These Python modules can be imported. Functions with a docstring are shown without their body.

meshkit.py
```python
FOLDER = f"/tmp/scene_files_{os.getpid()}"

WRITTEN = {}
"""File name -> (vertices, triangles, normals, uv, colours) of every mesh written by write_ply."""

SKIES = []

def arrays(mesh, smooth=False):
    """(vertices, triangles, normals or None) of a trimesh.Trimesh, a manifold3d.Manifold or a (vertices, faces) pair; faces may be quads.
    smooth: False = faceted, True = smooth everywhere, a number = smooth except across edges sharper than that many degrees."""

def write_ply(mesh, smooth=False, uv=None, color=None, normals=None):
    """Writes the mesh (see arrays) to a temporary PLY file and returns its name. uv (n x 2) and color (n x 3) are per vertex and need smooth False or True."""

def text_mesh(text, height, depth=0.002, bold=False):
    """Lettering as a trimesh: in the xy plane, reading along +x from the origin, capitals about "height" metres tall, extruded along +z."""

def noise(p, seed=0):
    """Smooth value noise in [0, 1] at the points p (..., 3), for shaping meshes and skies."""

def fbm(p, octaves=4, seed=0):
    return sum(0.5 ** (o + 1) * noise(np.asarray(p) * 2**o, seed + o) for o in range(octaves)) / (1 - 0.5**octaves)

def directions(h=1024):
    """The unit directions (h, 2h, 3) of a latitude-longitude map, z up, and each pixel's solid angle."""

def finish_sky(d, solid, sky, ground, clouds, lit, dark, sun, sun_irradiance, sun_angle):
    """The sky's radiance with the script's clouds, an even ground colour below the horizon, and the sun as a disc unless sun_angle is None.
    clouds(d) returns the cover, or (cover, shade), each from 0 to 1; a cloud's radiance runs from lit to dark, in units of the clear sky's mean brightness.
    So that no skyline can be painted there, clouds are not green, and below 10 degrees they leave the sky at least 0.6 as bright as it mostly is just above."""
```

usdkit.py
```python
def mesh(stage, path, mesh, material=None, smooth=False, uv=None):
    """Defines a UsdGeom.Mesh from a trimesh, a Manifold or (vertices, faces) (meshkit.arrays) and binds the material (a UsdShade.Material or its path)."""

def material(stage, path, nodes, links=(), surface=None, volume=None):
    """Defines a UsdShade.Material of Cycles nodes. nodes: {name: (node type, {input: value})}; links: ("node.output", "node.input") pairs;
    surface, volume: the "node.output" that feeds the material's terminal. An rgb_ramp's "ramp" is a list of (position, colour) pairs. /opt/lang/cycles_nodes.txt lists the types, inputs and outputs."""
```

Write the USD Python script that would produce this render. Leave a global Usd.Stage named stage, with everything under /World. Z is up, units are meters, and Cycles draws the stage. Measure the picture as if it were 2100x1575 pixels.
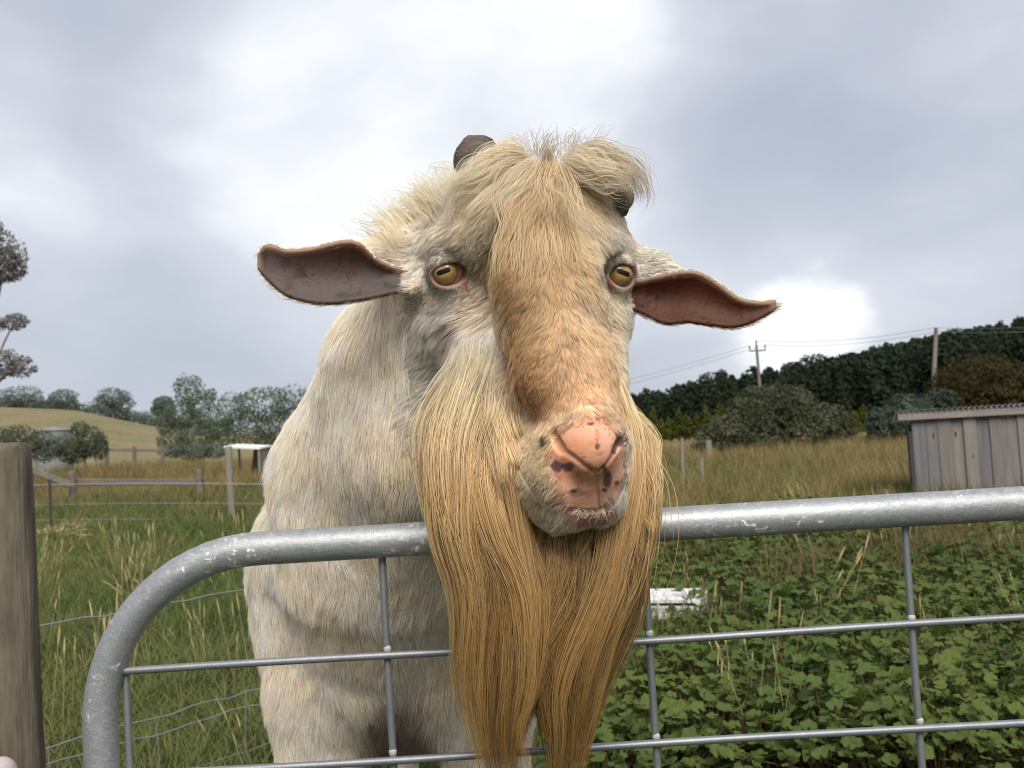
import math, numpy as np, trimesh, usdkit, meshkit
from scipy.spatial import cKDTree
from pxr import Usd, UsdGeom, UsdLux, UsdShade, Sdf, Gf, Vt

# ------------------------------------------------------------------ camera, sky, sun, exposure
stage = Usd.Stage.CreateInMemory()
UsdGeom.SetStageUpAxis(stage, 'Z')
UsdGeom.SetStageMetersPerUnit(stage, 1.0)
WORLD = UsdGeom.Xform.Define(stage, '/World')
stage.SetDefaultPrim(WORLD.GetPrim())
UsdGeom.Scope.Define(stage, '/World/Looks')
CAM_Z, PITCH, ROLL, FPX = 1.08, math.radians(2.79), math.radians(3.4), 2000.0
_f = np.array([0, math.cos(PITCH), math.sin(PITCH)])
_r0 = np.array([1.0, 0, 0]); _u0 = np.array([0, -math.sin(PITCH), math.cos(PITCH)])
CR = math.cos(ROLL) * _r0 - math.sin(ROLL) * _u0
CU = math.sin(ROLL) * _r0 + math.cos(ROLL) * _u0
CF = _f
CE = np.array([0, 0, CAM_Z])
cam = UsdGeom.Camera.Define(stage, '/World/camera')
cam.CreateHorizontalApertureAttr(36.0)
cam.CreateFocalLengthAttr(36.0 * FPX / 2100.0)
cam.CreateFStopAttr(16.0)
cam.CreateFocusDistanceAttr(0.88)
cam.CreateExposureAttr(1.62)
cam.CreateClippingRangeAttr(Gf.Vec2f(0.05, 20000.0))
cam.AddTransformOp().Set(Gf.Matrix4d(*CR, 0, *CU, 0, *(-CF), 0, *CE, 1))

SUN_EL, SUN_AZ = math.radians(46), math.radians(172)      # behind the photographer, a little to the right
SUN = np.array([math.sin(SUN_AZ) * math.cos(SUN_EL), math.cos(SUN_AZ) * math.cos(SUN_EL), math.sin(SUN_EL)])
dome = UsdLux.DomeLight.Define(stage, '/World/sky')


def unit(v):
    v = np.asarray(v, float)
    return v / np.linalg.norm(v)


def P(px, py, d):
    """World point seen at photo pixel (px, py) at d metres along the view axis."""
    px, py, d = np.asarray(px, float), np.asarray(py, float), np.asarray(d, float)
    return CE + d[..., None] * (CF + ((px - 1050) / FPX)[..., None] * CR + ((787.5 - py) / FPX)[..., None] * CU)


def project(p):
    q = np.asarray(p, float) - CE
    d = q @ CF
    return 1050 + FPX * (q @ CR) / d, 787.5 - FPX * (q @ CU) / d, d


def on_ground(px, py, z=0.0):
    a = P(px, py, 1.0) - CE
    return CE + a * ((z - CAM_Z) / a[2])


def at_range(px, py, rng):
    """World point on the ray of a pixel whose horizontal y distance is rng."""
    a = P(px, py, 1.0) - CE
    return CE + a * (rng / a[1])


def sky_dir(px, py):
    return tuple(unit(P(px, py, 1.0) - CE))


def cloud_glow(name, px, py, deg, nodes, links, vec, soft=2.0):
    """Soft round brighter gap in the cloud cover around one direction: gives node.result in 0..1."""
    nodes[name + '_d'] = ('vector_math', {'math_type': 'dot_product', 'vector2': sky_dir(px, py)})
    links.append((vec, name + '_d.vector1'))
    nodes[name] = ('map_range', {'range_type': 'smootherstep', 'from_min': math.cos(math.radians(deg)), 'from_max': math.cos(math.radians(deg / 6)), 'to_min': 0.0, 'to_max': 1.0, 'clamp': True})
    links.append((name + '_d.value', name + '.value'))


SKY_STRENGTH = 0.056
_n = {'tc': ('texture_coordinate', {}),
      'sky': ('sky_texture', {'sky_type': 'single_scattering', 'sun_disc': False, 'sun_elevation': SUN_EL, 'sun_rotation': SUN_AZ}),
      'map': ('mapping', {'scale': (1.0, 1.0, 1.9), 'location': (0.31, 0.7, 0.15)}),
      'warp': ('noise_texture', {'scale': 2.2, 'detail': 3.0}),
      'warpmix': ('mix_vector', {'fac': 0.22}),
      'big': ('noise_texture', {'scale': 2.6, 'detail': 7.0, 'roughness': 0.46}),
      'ramp': ('rgb_ramp', {'ramp': [(0.00, (2.48, 2.72, 3.28)), (0.42, (2.84, 3.08, 3.64)), (0.54, (3.32, 3.52, 4.04)), (0.65, (4.16, 4.36, 4.80)), (0.77, (5.84, 5.96, 6.32)), (1.00, (6.64, 6.64, 6.72))]}),
      'addg': ('math', {'math_type': 'add'}), 'addh': ('math', {'math_type': 'multiply_add', 'value2': 0.23}),
      'addk': ('math', {'math_type': 'multiply_add', 'value2': 0.23}),
      'mix': ('mix_color', {'fac': 0.96, 'use_clamp': False}),
      'bg': ('background_shader', {'strength': SKY_STRENGTH})}
_l = [('tc.generated', 'map.vector'), ('map.vector', 'warp.vector'), ('map.vector', 'warpmix.a'), ('warp.color', 'warpmix.b'), ('warpmix.result', 'big.vector')]
cloud_glow('hole', 1640, 676, 5.2, _n, _l, 'tc.generated')
cloud_glow('bright', 880, 235, 20, _n, _l, 'tc.generated')
_n['hole'][1].update(range_type='linear', from_min=math.cos(math.radians(5.4)), from_max=1.0)
_n['hmap'] = ('mapping', {'scale': (1.0, 1.0, 2.1), 'location': (0.4, 0.2, 0.9)})
_n['hn'] = ('noise_texture', {'scale': 9.0, 'detail': 5.0, 'roughness': 0.5})
_n['hs'] = ('math', {'math_type': 'multiply_add', 'value2': 1.5})
_n['hr'] = ('map_range', {'range_type': 'smootherstep', 'from_min': 0.95, 'from_max': 1.85, 'to_min': 0.0, 'to_max': 1.0, 'clamp': True})
_l += [('tc.generated', 'hmap.vector'), ('hmap.vector', 'hn.vector'), ('hn.fac', 'hs.value1'), ('hole.result', 'hs.value3'), ('hs.value', 'hr.value'), ('hr.result', 'addk.value1'), ('big.fac', 'addk.value3'), ('bright.result', 'addh.value1'), ('addk.value', 'addh.value3'),
       ('addh.value', 'ramp.fac'), ('sky.color', 'mix.a'), ('ramp.color', 'mix.b'), ('mix.result', 'bg.color')]
_n['addh'][1]['value2'] = 0.255
sky_mat = usdkit.material(stage, '/World/Looks/sky_clouds', _n, _l, surface='bg.background')
UsdShade.MaterialBindingAPI.Apply(dome.GetPrim()).Bind(sky_mat)
sun = UsdLux.DistantLight.Define(stage, '/World/sun')
sun.CreateIntensityAttr(0.4); sun.CreateNormalizeAttr(True); sun.CreateAngleAttr(38.0); sun.CreateColorAttr(Gf.Vec3f(1.0, 0.94, 0.84))
_x = unit(np.cross([0, 0, 1], SUN)); _y = np.cross(SUN, _x)
sun.AddTransformOp().Set(Gf.Matrix4d(*_x, 0, *_y, 0, *SUN, 0, 0, 0, 0, 1))

# ------------------------------------------------------------------ helpers: naming, materials, shapes
_taken = {}


def free(parent, name):
    k = (parent, name); n = _taken.get(k, 0); _taken[k] = n + 1
    return f'{parent}/{name}' + (f'_{n:03d}' if n else '')


def tag(prim, label=None, cat=None, group=None, kind=None):
    for k, v in (('label', label), ('category', cat), ('group', group), ('kind', kind)):
        if v:
            prim.SetCustomDataByKey(k, v)


def thing(name, label, cat, group=None, loc=(0, 0, 0), kind=None):
    x = UsdGeom.Xform.Define(stage, free('/World', name))
    x.AddTranslateOp().Set(Gf.Vec3d(*map(float, loc)))
    tag(x.GetPrim(), label, cat, group, kind)
    x._loc = np.asarray(loc, float)
    return x


LOC = {}


def new_thing(name, label, cat, loc=(0, 0, 0), group=None, kind=None):
    x = thing(name, label, cat, group, loc, kind)
    LOC[str(x.GetPath())] = np.asarray(loc, float)
    return str(x.GetPath())


def root_loc(path):
    return LOC.get('/'.join(path.split('/')[:3]), np.zeros(3))


def part(parent, name, mesh, mat, smooth=False, attrs=None, label=None, kind=None):
    """One mesh prim (world coordinates given) under a thing or part."""
    path = free(parent, name)
    v, f, n = meshkit.arrays(mesh, smooth)
    m = usdkit.mesh(stage, path, (v - root_loc(path), f), mat)
    if n is not None:
        m.CreateNormalsAttr(Vt.Vec3fArray.FromNumpy(n.astype(np.float32))); m.SetNormalsInterpolation('vertex')
    for k, a in (attrs or {}).items():
        UsdGeom.PrimvarsAPI(m).CreatePrimvar(k, Sdf.ValueTypeNames.Color3fArray, 'vertex').Set(Vt.Vec3fArray.FromNumpy(np.asarray(a, np.float32)))
    tag(m.GetPrim(), label=label, kind=kind)
    return path


def single(name, mesh, mat, label, cat, smooth=False, group=None, kind=None):
    p = part('/World', name, mesh, mat, smooth)
    tag(stage.GetPrimAtPath(p), label, cat, group, kind)
    return p


def curves(parent, name, pts, widths, cols, mat, kind=None):
    """pts (n, k, 3) hair strands with per point widths (n, k) and colours (n, k, 3)."""
    path = free(parent, name)
    n, k = pts.shape[:2]
    c = UsdGeom.BasisCurves.Define(stage, path)
    c.CreateTypeAttr('cubic'); c.CreateBasisAttr('catmullRom'); c.CreateWrapAttr('pinned')
    c.CreatePointsAttr(Vt.Vec3fArray.FromNumpy((pts - root_loc(path)).reshape(-1, 3).astype(np.float32)))
    c.CreateCurveVertexCountsAttr(Vt.IntArray.FromNumpy(np.full(n, k, np.int32)))
    c.CreateWidthsAttr(Vt.FloatArray.FromNumpy(np.broadcast_to(widths, (n, k)).reshape(-1).astype(np.float32))); c.SetWidthsInterpolation('vertex')
    UsdGeom.PrimvarsAPI(c).CreatePrimvar('hcol', Sdf.ValueTypeNames.Color3fArray, 'vertex').Set(Vt.Vec3fArray.FromNumpy(cols.reshape(-1, 3).astype(np.float32)))
    UsdShade.MaterialBindingAPI.Apply(c.GetPrim()).Bind(mat)
    tag(c.GetPrim(), kind=kind)
    return path


def copy_of(src, name, label, cat, loc, rotz=0.0, scale=1.0, group=None):
    x = UsdGeom.Xform.Define(stage, free('/World', name))
    x.AddTranslateOp().Set(Gf.Vec3d(*map(float, loc))); x.AddRotateZOp().Set(float(rotz)); x.AddScaleOp().Set(Gf.Vec3f(scale, scale, scale))
    x.GetPrim().GetReferences().AddInternalReference(src); x.GetPrim().SetInstanceable(True)
    tag(x.GetPrim(), label, cat, group)
    return x


def mat(name, color, rough=0.7, var=None, scale=6.0, detail=4.0, stretch=(1, 1, 1), bump=0.0, bump_scale=40.0, bump_stretch=None, metallic=0.0, spec=0.3, translucent=0.0, island=None, extra=None):
    """Procedural material: base colour varied by object-space noise (var = second colour) and by leaf (island = third colour)."""
    n = {'tc': ('geometry', {}), 'p': ('principled_bsdf', {'base_color': color, 'roughness': rough, 'metallic': metallic, 'specular_ior_level': spec})}
    l = []
    last = None
    if var is not None:
        n['mp'] = ('mapping', {'scale': stretch}); n['nz'] = ('noise_texture', {'scale': scale, 'detail': detail, 'roughness': 0.6})
        n['rp'] = ('rgb_ramp', {'ramp': [(0.3, color), (0.7, var)]})
        l += [('tc.position', 'mp.vector'), ('mp.vector', 'nz.vector'), ('nz.fac', 'rp.fac')]
        last = 'rp.color'
    if island is not None:
        n['ir'] = ('rgb_ramp', {'ramp': [(0.0, (1, 1, 1)), (1.0, island)]}) if False else ('mix_color', {'a': color, 'b': island})
        n['is'] = ('math', {'math_type': 'power', 'value2': 1.6})
        l += [('tc.random_per_island', 'is.value1'), ('is.value', 'ir.fac')]
        if last:
            l.append((last, 'ir.a'))
        last = 'ir.result'
    if last:
        l.append((last, 'p.base_color'))
    if bump:
        n['bm'] = ('mapping', {'scale': bump_stretch or stretch}); n['bn'] = ('noise_texture', {'scale': bump_scale, 'detail': 4.0}); n['bp'] = ('bump', {'strength': bump, 'distance': 0.01})
        l += [('tc.position', 'bm.vector'), ('bm.vector', 'bn.vector'), ('bn.fac', 'bp.height'), ('bp.normal', 'p.normal')]
    surf = 'p.BSDF'
    if translucent:
        n['tr'] = ('translucent_bsdf', {'color': tuple(min(1, c * 1.3) for c in color)}); n['mx'] = ('mix_closure', {'fac': translucent})
        if last:
            l.append((last, 'tr.color'))
        l += [('p.BSDF', 'mx.closure1'), ('tr.BSDF', 'mx.closure2')]
        surf = 'mx.closure'
    return usdkit.material(stage, f'/World/Looks/{name}', n, l, surface=surf)


def box_between(a, b, w, h, up=(0, 0, 1)):
    """Square-sectioned bar from a to b: w across, h along up, with small chamfers left to shading."""
    a, b = np.asarray(a, float), np.asarray(b, float)
    t = unit(b - a); s = unit(np.cross(t, up)); u = np.cross(s, t)
    o = []
    c = 0.12 * min(w, h)
    ring = [(-w / 2 + c, -h / 2), (w / 2 - c, -h / 2), (w / 2, -h / 2 + c), (w / 2, h / 2 - c), (w / 2 - c, h / 2), (-w / 2 + c, h / 2), (-w / 2, h / 2 - c), (-w / 2, -h / 2 + c)]
    v = np.array([e + s * x + u * y for e in (a, b) for x, y in ring])
    k = 8
    f = [[i, (i + 1) % k, k + (i + 1) % k] for i in range(k)] + [[i, k + (i + 1) % k, k + i] for i in range(k)]
    f += [[0, i + 1, i] for i in range(1, k - 1)] + [[k, k + i, k + i + 1] for i in range(1, k - 1)]
    m = trimesh.Trimesh(v, f, process=False); m.fix_normals()
    return m


def tube(pts, radii, sides=12, caps=True):
    p = np.asarray(pts, float); n = len(p)
    r = np.broadcast_to(np.asarray(radii, float), (n,))
    t = np.gradient(p, axis=0); t /= np.linalg.norm(t, axis=1, keepdims=True) + 1e-12
    ref = np.array([0, 0, 1.0]) if abs(t[0, 2]) < 0.9 else np.array([0, 1.0, 0])
    a = np.cross(t[0], ref); a /= np.linalg.norm(a)
    A = []
    for i in range(n):
        a = a - t[i] * (a @ t[i]); a /= np.linalg.norm(a); A.append(a)
    A = np.array(A); B = np.cross(t, A)
    ang = np.arange(sides) * 2 * np.pi / sides
    v = (p[:, None] + r[:, None, None] * (np.cos(ang)[None, :, None] * A[:, None] + np.sin(ang)[None, :, None] * B[:, None])).reshape(-1, 3)
    i, j = np.meshgrid(np.arange(n - 1), np.arange(sides), indexing='ij')
    q = np.stack([i * sides + j, i * sides + (j + 1) % sides, (i + 1) * sides + (j + 1) % sides, (i + 1) * sides + j], -1).reshape(-1, 4)
    f = np.vstack([q[:, [0, 1, 2]], q[:, [0, 2, 3]]])
    if caps:
        v = np.vstack([v, p[0], p[-1]]); c0, c1 = n * sides, n * sides + 1
        jj = np.arange(sides)
        f = np.vstack([f, np.stack([np.full(sides, c0), (jj + 1) % sides, jj], 1), np.stack([np.full(sides, c1), (n - 1) * sides + jj, (n - 1) * sides + (jj + 1) % sides], 1)])
    return trimesh.Trimesh(v, f, process=False)


def bez(pts, n):
    """Smooth curve through the points (Catmull-Rom), n samples."""
    p = np.asarray(pts, float)
    q = np.vstack([2 * p[0] - p[1], p, 2 * p[-1] - p[-2]])
    u = np.linspace(0, len(p) - 1 - 1e-9, n); i = u.astype(int); t = (u - i)[:, None]
    a, b, c, d = q[i], q[i + 1], q[i + 2], q[i + 3]
    return 0.5 * (2 * b + (c - a) * t + (2 * a - 5 * b + 4 * c - d) * t ** 2 + (3 * b - a - 3 * c + d) * t ** 3)


cat_ = trimesh.util.concatenate
# ------------------------------------------------------------------ ground and hills
def lerp3(a, b, t):
    return np.asarray(a) + (np.asarray(b) - np.asarray(a)) * np.asarray(t)[..., None]


def sstep(a, b, x):
    t = np.clip((x - a) / (b - a), 0, 1)
    return t * t * (3 - 2 * t)


def height(x, y):
    """Terrain height: a flat paddock, a dry hill far left, a wooded rise far right."""
    x, y = np.asarray(x, float), np.asarray(y, float)
    R = np.hypot(x, y); az = 1050 + 2000 * x / np.maximum(y, 1e-3)
    az = np.where(y > 1, np.clip(az, -3000, 5000), np.where(x < 0, -3000, 5000))
    hl = np.interp(az, [-3000, -300, 0, 150, 330, 450, 640, 900, 1300], [16, 17, 13.8, 12.5, 7.0, 4.8, 3.6, 2.0, 0.5]) * sstep(95, 265, R)
    hr = np.interp(az, [1200, 1350, 1500, 1700, 1900, 2100, 2500, 5000], [0, 0.2, 1.2, 3.4, 5.7, 7.2, 9.5, 12]) * sstep(95, 172, R)
    near = (meshkit.fbm(np.stack([x * 0.35, y * 0.35, x * 0], -1), 3, 4) - 0.5) * 0.10 * sstep(1.5, 4.0, R) * sstep(400, 40, R)
    return hl + hr + near


rad = np.r_[0.0, np.geomspace(0.5, 6000, 190)]
ang = np.linspace(0, 2 * np.pi, 361)[:-1]
RR, AA = np.meshgrid(rad[1:], ang, indexing='ij')
gx_, gy_ = RR * np.sin(AA), RR * np.cos(AA)
gp = np.vstack([[0, 0, 0], np.stack([gx_, gy_, height(gx_, gy_)], -1).reshape(-1, 3)])
na = len(ang)
i, j = np.meshgrid(np.arange(len(rad) - 2), np.arange(na), indexing='ij')
q = np.stack([1 + i * na + j, 1 + i * na + (j + 1) % na, 1 + (i + 1) * na + (j + 1) % na, 1 + (i + 1) * na + j], -1).reshape(-1, 4)
fan = np.stack([np.zeros(na, int), 1 + (np.arange(na) + 1) % na, 1 + np.arange(na)], 1)
gfaces = np.vstack([fan, q[:, [0, 2, 1]], q[:, [0, 3, 2]]])
gr = trimesh.Trimesh(gp, gfaces, process=False)
if gr.face_normals[:, 2].mean() < 0:
    gr.invert()
GX, GY = gp[:, 0], gp[:, 1]
gR = np.hypot(GX, GY); gAz = np.clip(1050 + 2000 * GX / np.maximum(GY, 1e-3), -3000, 5000)
gcolr = lerp3(np.array([0.034, 0.040, 0.014]), np.array([0.17, 0.135, 0.06]), sstep(7, 18, gR) * np.where(gAz > 1000, 1.0, 0.55))
gcolr = lerp3(gcolr, np.array([0.175, 0.15, 0.092]), sstep(70, 130, gR) * sstep(1200, 900, gAz))
gcolr = lerp3(gcolr, np.array([0.035, 0.035, 0.018]), sstep(85, 110, gR) * sstep(1200, 1350, gAz))
ground_mat = usdkit.material(stage, '/World/Looks/ground', {
    'a': ('attribute', {'attribute': 'skin'}), 'g': ('geometry', {}), 'n': ('noise_texture', {'scale': 1.3, 'detail': 8.0, 'roughness': 0.65}), 'n2': ('noise_texture', {'scale': 0.12, 'detail': 5.0}),
    'r': ('rgb_ramp', {'ramp': [(0.25, (0.55, 0.62, 0.5)), (0.5, (1, 1, 1)), (0.75, (1.5, 1.35, 1.2))]}), 'r2': ('rgb_ramp', {'ramp': [(0.3, (0.8, 0.95, 0.75)), (0.7, (1.2, 1.1, 1.05))]}),
    'm': ('mix_color', {'blend_type': 'multiply', 'fac': 1.0, 'use_clamp': False}), 'm2': ('mix_color', {'blend_type': 'multiply', 'fac': 1.0, 'use_clamp': False}),
    'b': ('bump', {'strength': 0.8, 'distance': 0.06}), 'p': ('principled_bsdf', {'roughness': 0.95, 'specular_ior_level': 0.1})},
    [('g.position', 'n.vector'), ('g.position', 'n2.vector'), ('n.fac', 'r.fac'), ('n2.fac', 'r2.fac'), ('a.color', 'm.a'), ('r.color', 'm.b'), ('m.result', 'm2.a'), ('r2.color', 'm2.b'), ('m2.result', 'p.base_color'), ('n.fac', 'b.height'), ('b.normal', 'p.normal')], surface='p.BSDF')
gpath = part('/World', 'ground', (np.array(gr.vertices), np.array(gr.faces)), ground_mat, smooth=True, attrs={'skin': gcolr})
tag(stage.GetPrimAtPath(gpath), 'grassy paddock ground running out to a dry hill and a wooded rise', 'ground', kind='structure')
tag(dome.GetPrim(), 'overcast sky with bright gaps in the grey cloud', 'sky', kind='structure')

# ------------------------------------------------------------------ vegetation builders
M = {}
M['grass'] = mat('grass_blade', (0.085, 0.125, 0.034), 0.6, var=(0.15, 0.16, 0.055), scale=0.8, island=(0.22, 0.21, 0.09), translucent=0.3, spec=0.15)
M['tan'] = mat('dry_grass', (0.25, 0.175, 0.075), 0.7, var=(0.17, 0.15, 0.055), scale=0.9, island=(0.40, 0.29, 0.15), translucent=0.2)
M['straw'] = mat('straw', (0.42, 0.33, 0.17), 0.7, var=(0.34, 0.27, 0.13), scale=2.0, island=(0.52, 0.44, 0.26))
M['mallow'] = mat('mallow_leaf', (0.048, 0.084, 0.020), 0.6, var=(0.10, 0.125, 0.030), scale=1.6, island=(0.20, 0.21, 0.068), translucent=0.2, spec=0.15)
M['stem'] = mat('weed_stem', (0.09, 0.085, 0.03), 0.6, var=(0.13, 0.08, 0.04), scale=3.0)
M['brownweed'] = mat('brown_weed', (0.13, 0.085, 0.038), 0.7, var=(0.10, 0.09, 0.03), scale=2.0, island=(0.27, 0.20, 0.10), translucent=0.15)
M['bark'] = mat('grey_bark', (0.16, 0.135, 0.11), 0.85, var=(0.09, 0.075, 0.06), scale=5, stretch=(1, 1, 0.2), bump=0.6)
M['palebark'] = mat('pale_bark', (0.36, 0.32, 0.28), 0.8, var=(0.22, 0.19, 0.16), scale=3, stretch=(1, 1, 0.3), bump=0.3)


def leaf_mat(name, dark, light, scale=0.35):
    return mat(name, dark, 0.6, var=tuple(0.5 * (a + b) for a, b in zip(dark, light)), scale=scale, detail=3.0, island=light, translucent=0.25, spec=0.08)


M['pine'] = leaf_mat('pine_needles', (0.018, 0.028, 0.016), (0.052, 0.068, 0.034), 0.08)
M['ridge'] = leaf_mat('ridge_leaves', (0.040, 0.042, 0.034), (0.085, 0.085, 0.068), 0.2)
M['bush'] = leaf_mat('bush_leaves', (0.045, 0.055, 0.030), (0.19, 0.195, 0.125), 0.9)
M['bushblue'] = leaf_mat('blue_green_leaves', (0.035, 0.055, 0.040), (0.13, 0.165, 0.12), 0.9)
M['brown'] = leaf_mat('brown_green_leaves', (0.030, 0.026, 0.010), (0.095, 0.070, 0.026), 0.6)
M['lime'] = leaf_mat('yellow_green_leaves', (0.048, 0.058, 0.012), (0.125, 0.130, 0.032), 0.5)
M['euc'] = leaf_mat('eucalypt_leaves', (0.085, 0.115, 0.068), (0.19, 0.225, 0.135), 0.4)  # leaf green lifted paler: milky haze painted into the colour
M['euc2'] = leaf_mat('hazed_grey_leaves', (0.17, 0.165, 0.165), (0.30, 0.285, 0.285), 0.4)  # pale grey carries painted haze on top of the leaf tone
M['belt'] = leaf_mat('tree_belt_leaves', (0.095, 0.12, 0.095), (0.165, 0.195, 0.155), 0.15)  # haze over the far trees is put into this leaf colour
M['darkbush'] = leaf_mat('dark_bush_leaves', (0.07, 0.085, 0.058), (0.15, 0.175, 0.115), 0.8)


def foliage(blobs, n, size, r, gap=0.40, droop=0.0, freq=2.2, flat=1.5):
    """n leaf-shaped faces spread through lumpy ellipsoids [(centre, radii)], thinner where the noise opens gaps."""
    C = np.array([b[0] for b in blobs], float); A = np.array([b[1] for b in blobs], float)
    w = (A.prod(1)) ** (2 / 3); w /= w.sum()
    m = int(n * 1.9)
    k = r.choice(len(C), m, p=w)
    dr = r.normal(size=(m, 3)); dr /= np.linalg.norm(dr, axis=1, keepdims=True)
    lump = 0.74 + 0.52 * meshkit.fbm(dr * freq + k[:, None] * 9.7 + C[k] * 0.13, 3, 3)
    rad_ = lump * (1 - 0.42 * r.random(m) ** 1.7)
    p = C[k] + A[k] * dr * rad_[:, None]
    g = meshkit.fbm(p / A.mean() * 3.1 + 4.0, 3, 8)
    sel = np.nonzero(g > gap)[0][:n]
    p, dr = p[sel], dr[sel]
    n_ = len(p)
    nor = dr + r.normal(0, 0.75, (n_, 3)) + np.array([0, 0, 0.35]); nor /= np.linalg.norm(nor, axis=1, keepdims=True)
    t = np.cross(nor, r.normal(size=(n_, 3))); t /= np.linalg.norm(t, axis=1, keepdims=True)
    t = t + np.array([0, 0, -droop]); t /= np.linalg.norm(t, axis=1, keepdims=True)
    b_ = np.cross(nor, t)
    s_ = size * r.uniform(0.55, 1.35, n_)
    v = np.stack([p - t * s_[:, None] * 0.5 * flat, p + b_ * s_[:, None] * 0.42 + nor * s_[:, None] * 0.08, p + t * s_[:, None] * 0.5 * flat, p - b_ * s_[:, None] * 0.42 + nor * s_[:, None] * 0.08], 1).reshape(-1, 3)
    i_ = np.arange(n_)[:, None] * 4
    f = np.vstack([i_ + [0, 1, 2], i_ + [0, 2, 3]])
    return v, f


def limbs(base, crown_pts, r0, r, sides=8):
    """Trunk to a fork, then limbs to points inside the crown."""
    crown_pts = np.asarray(crown_pts, float); base = np.asarray(base, float)
    top = crown_pts.mean(0)
    fork = base + (top - base) * 0.55 + r.normal(0, 0.05, 3) * np.linalg.norm(top - base) * [1, 1, 0]
    t_ = [tube(bez([base - [0, 0, 0.2], base + (fork - base) * 0.5 + r.normal(0, 0.03, 3), fork], 8), np.linspace(r0, r0 * 0.7, 8), sides)]
    for c in crown_pts:
        mid = fork + (c - fork) * 0.5 + np.array([0, 0, 0.08]) * np.linalg.norm(c - fork)
        t_.append(tube(bez([fork, mid, c], 7), np.linspace(r0 * 0.5, r0 * 0.12, 7), 6))
    return cat_(t_)


def tree(name, label, base, blobs, n, size, leafm, barkm, r0, cat='tree', group=None, seed=0, gap=0.40, droop=0.0, crown='crown', flat=1.5, freq=2.2):
    r = np.random.default_rng(seed)
    t = new_thing(name, label, cat, base, group)
    part(t, 'trunk' if cat == 'tree' else 'stem', limbs(base, [np.asarray(b[0]) for b in blobs], r0, r), barkm, smooth=True)
    part(t, crown, foliage(blobs, n, size, r, gap, droop, freq, flat), leafm)
    return t


def pxblobs(lst, R, depth=0.8):
    """[(px, py, rx px, ry px)] at range R -> ellipsoids in the world."""
    o = []
    for k, (px, py, rx, ry, *off) in enumerate(lst):
        c = at_range(px, py, R + (off[0] if off else 0))
        s_ = R / FPX
        o.append((c, np.array([rx * s_, max(rx, ry) * s_ * depth, ry * s_])))
    return o


def foot(px, R):
    p = at_range(px, 900, R)
    return np.array([p[0], p[1], float(height(p[0], p[1]))])


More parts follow.
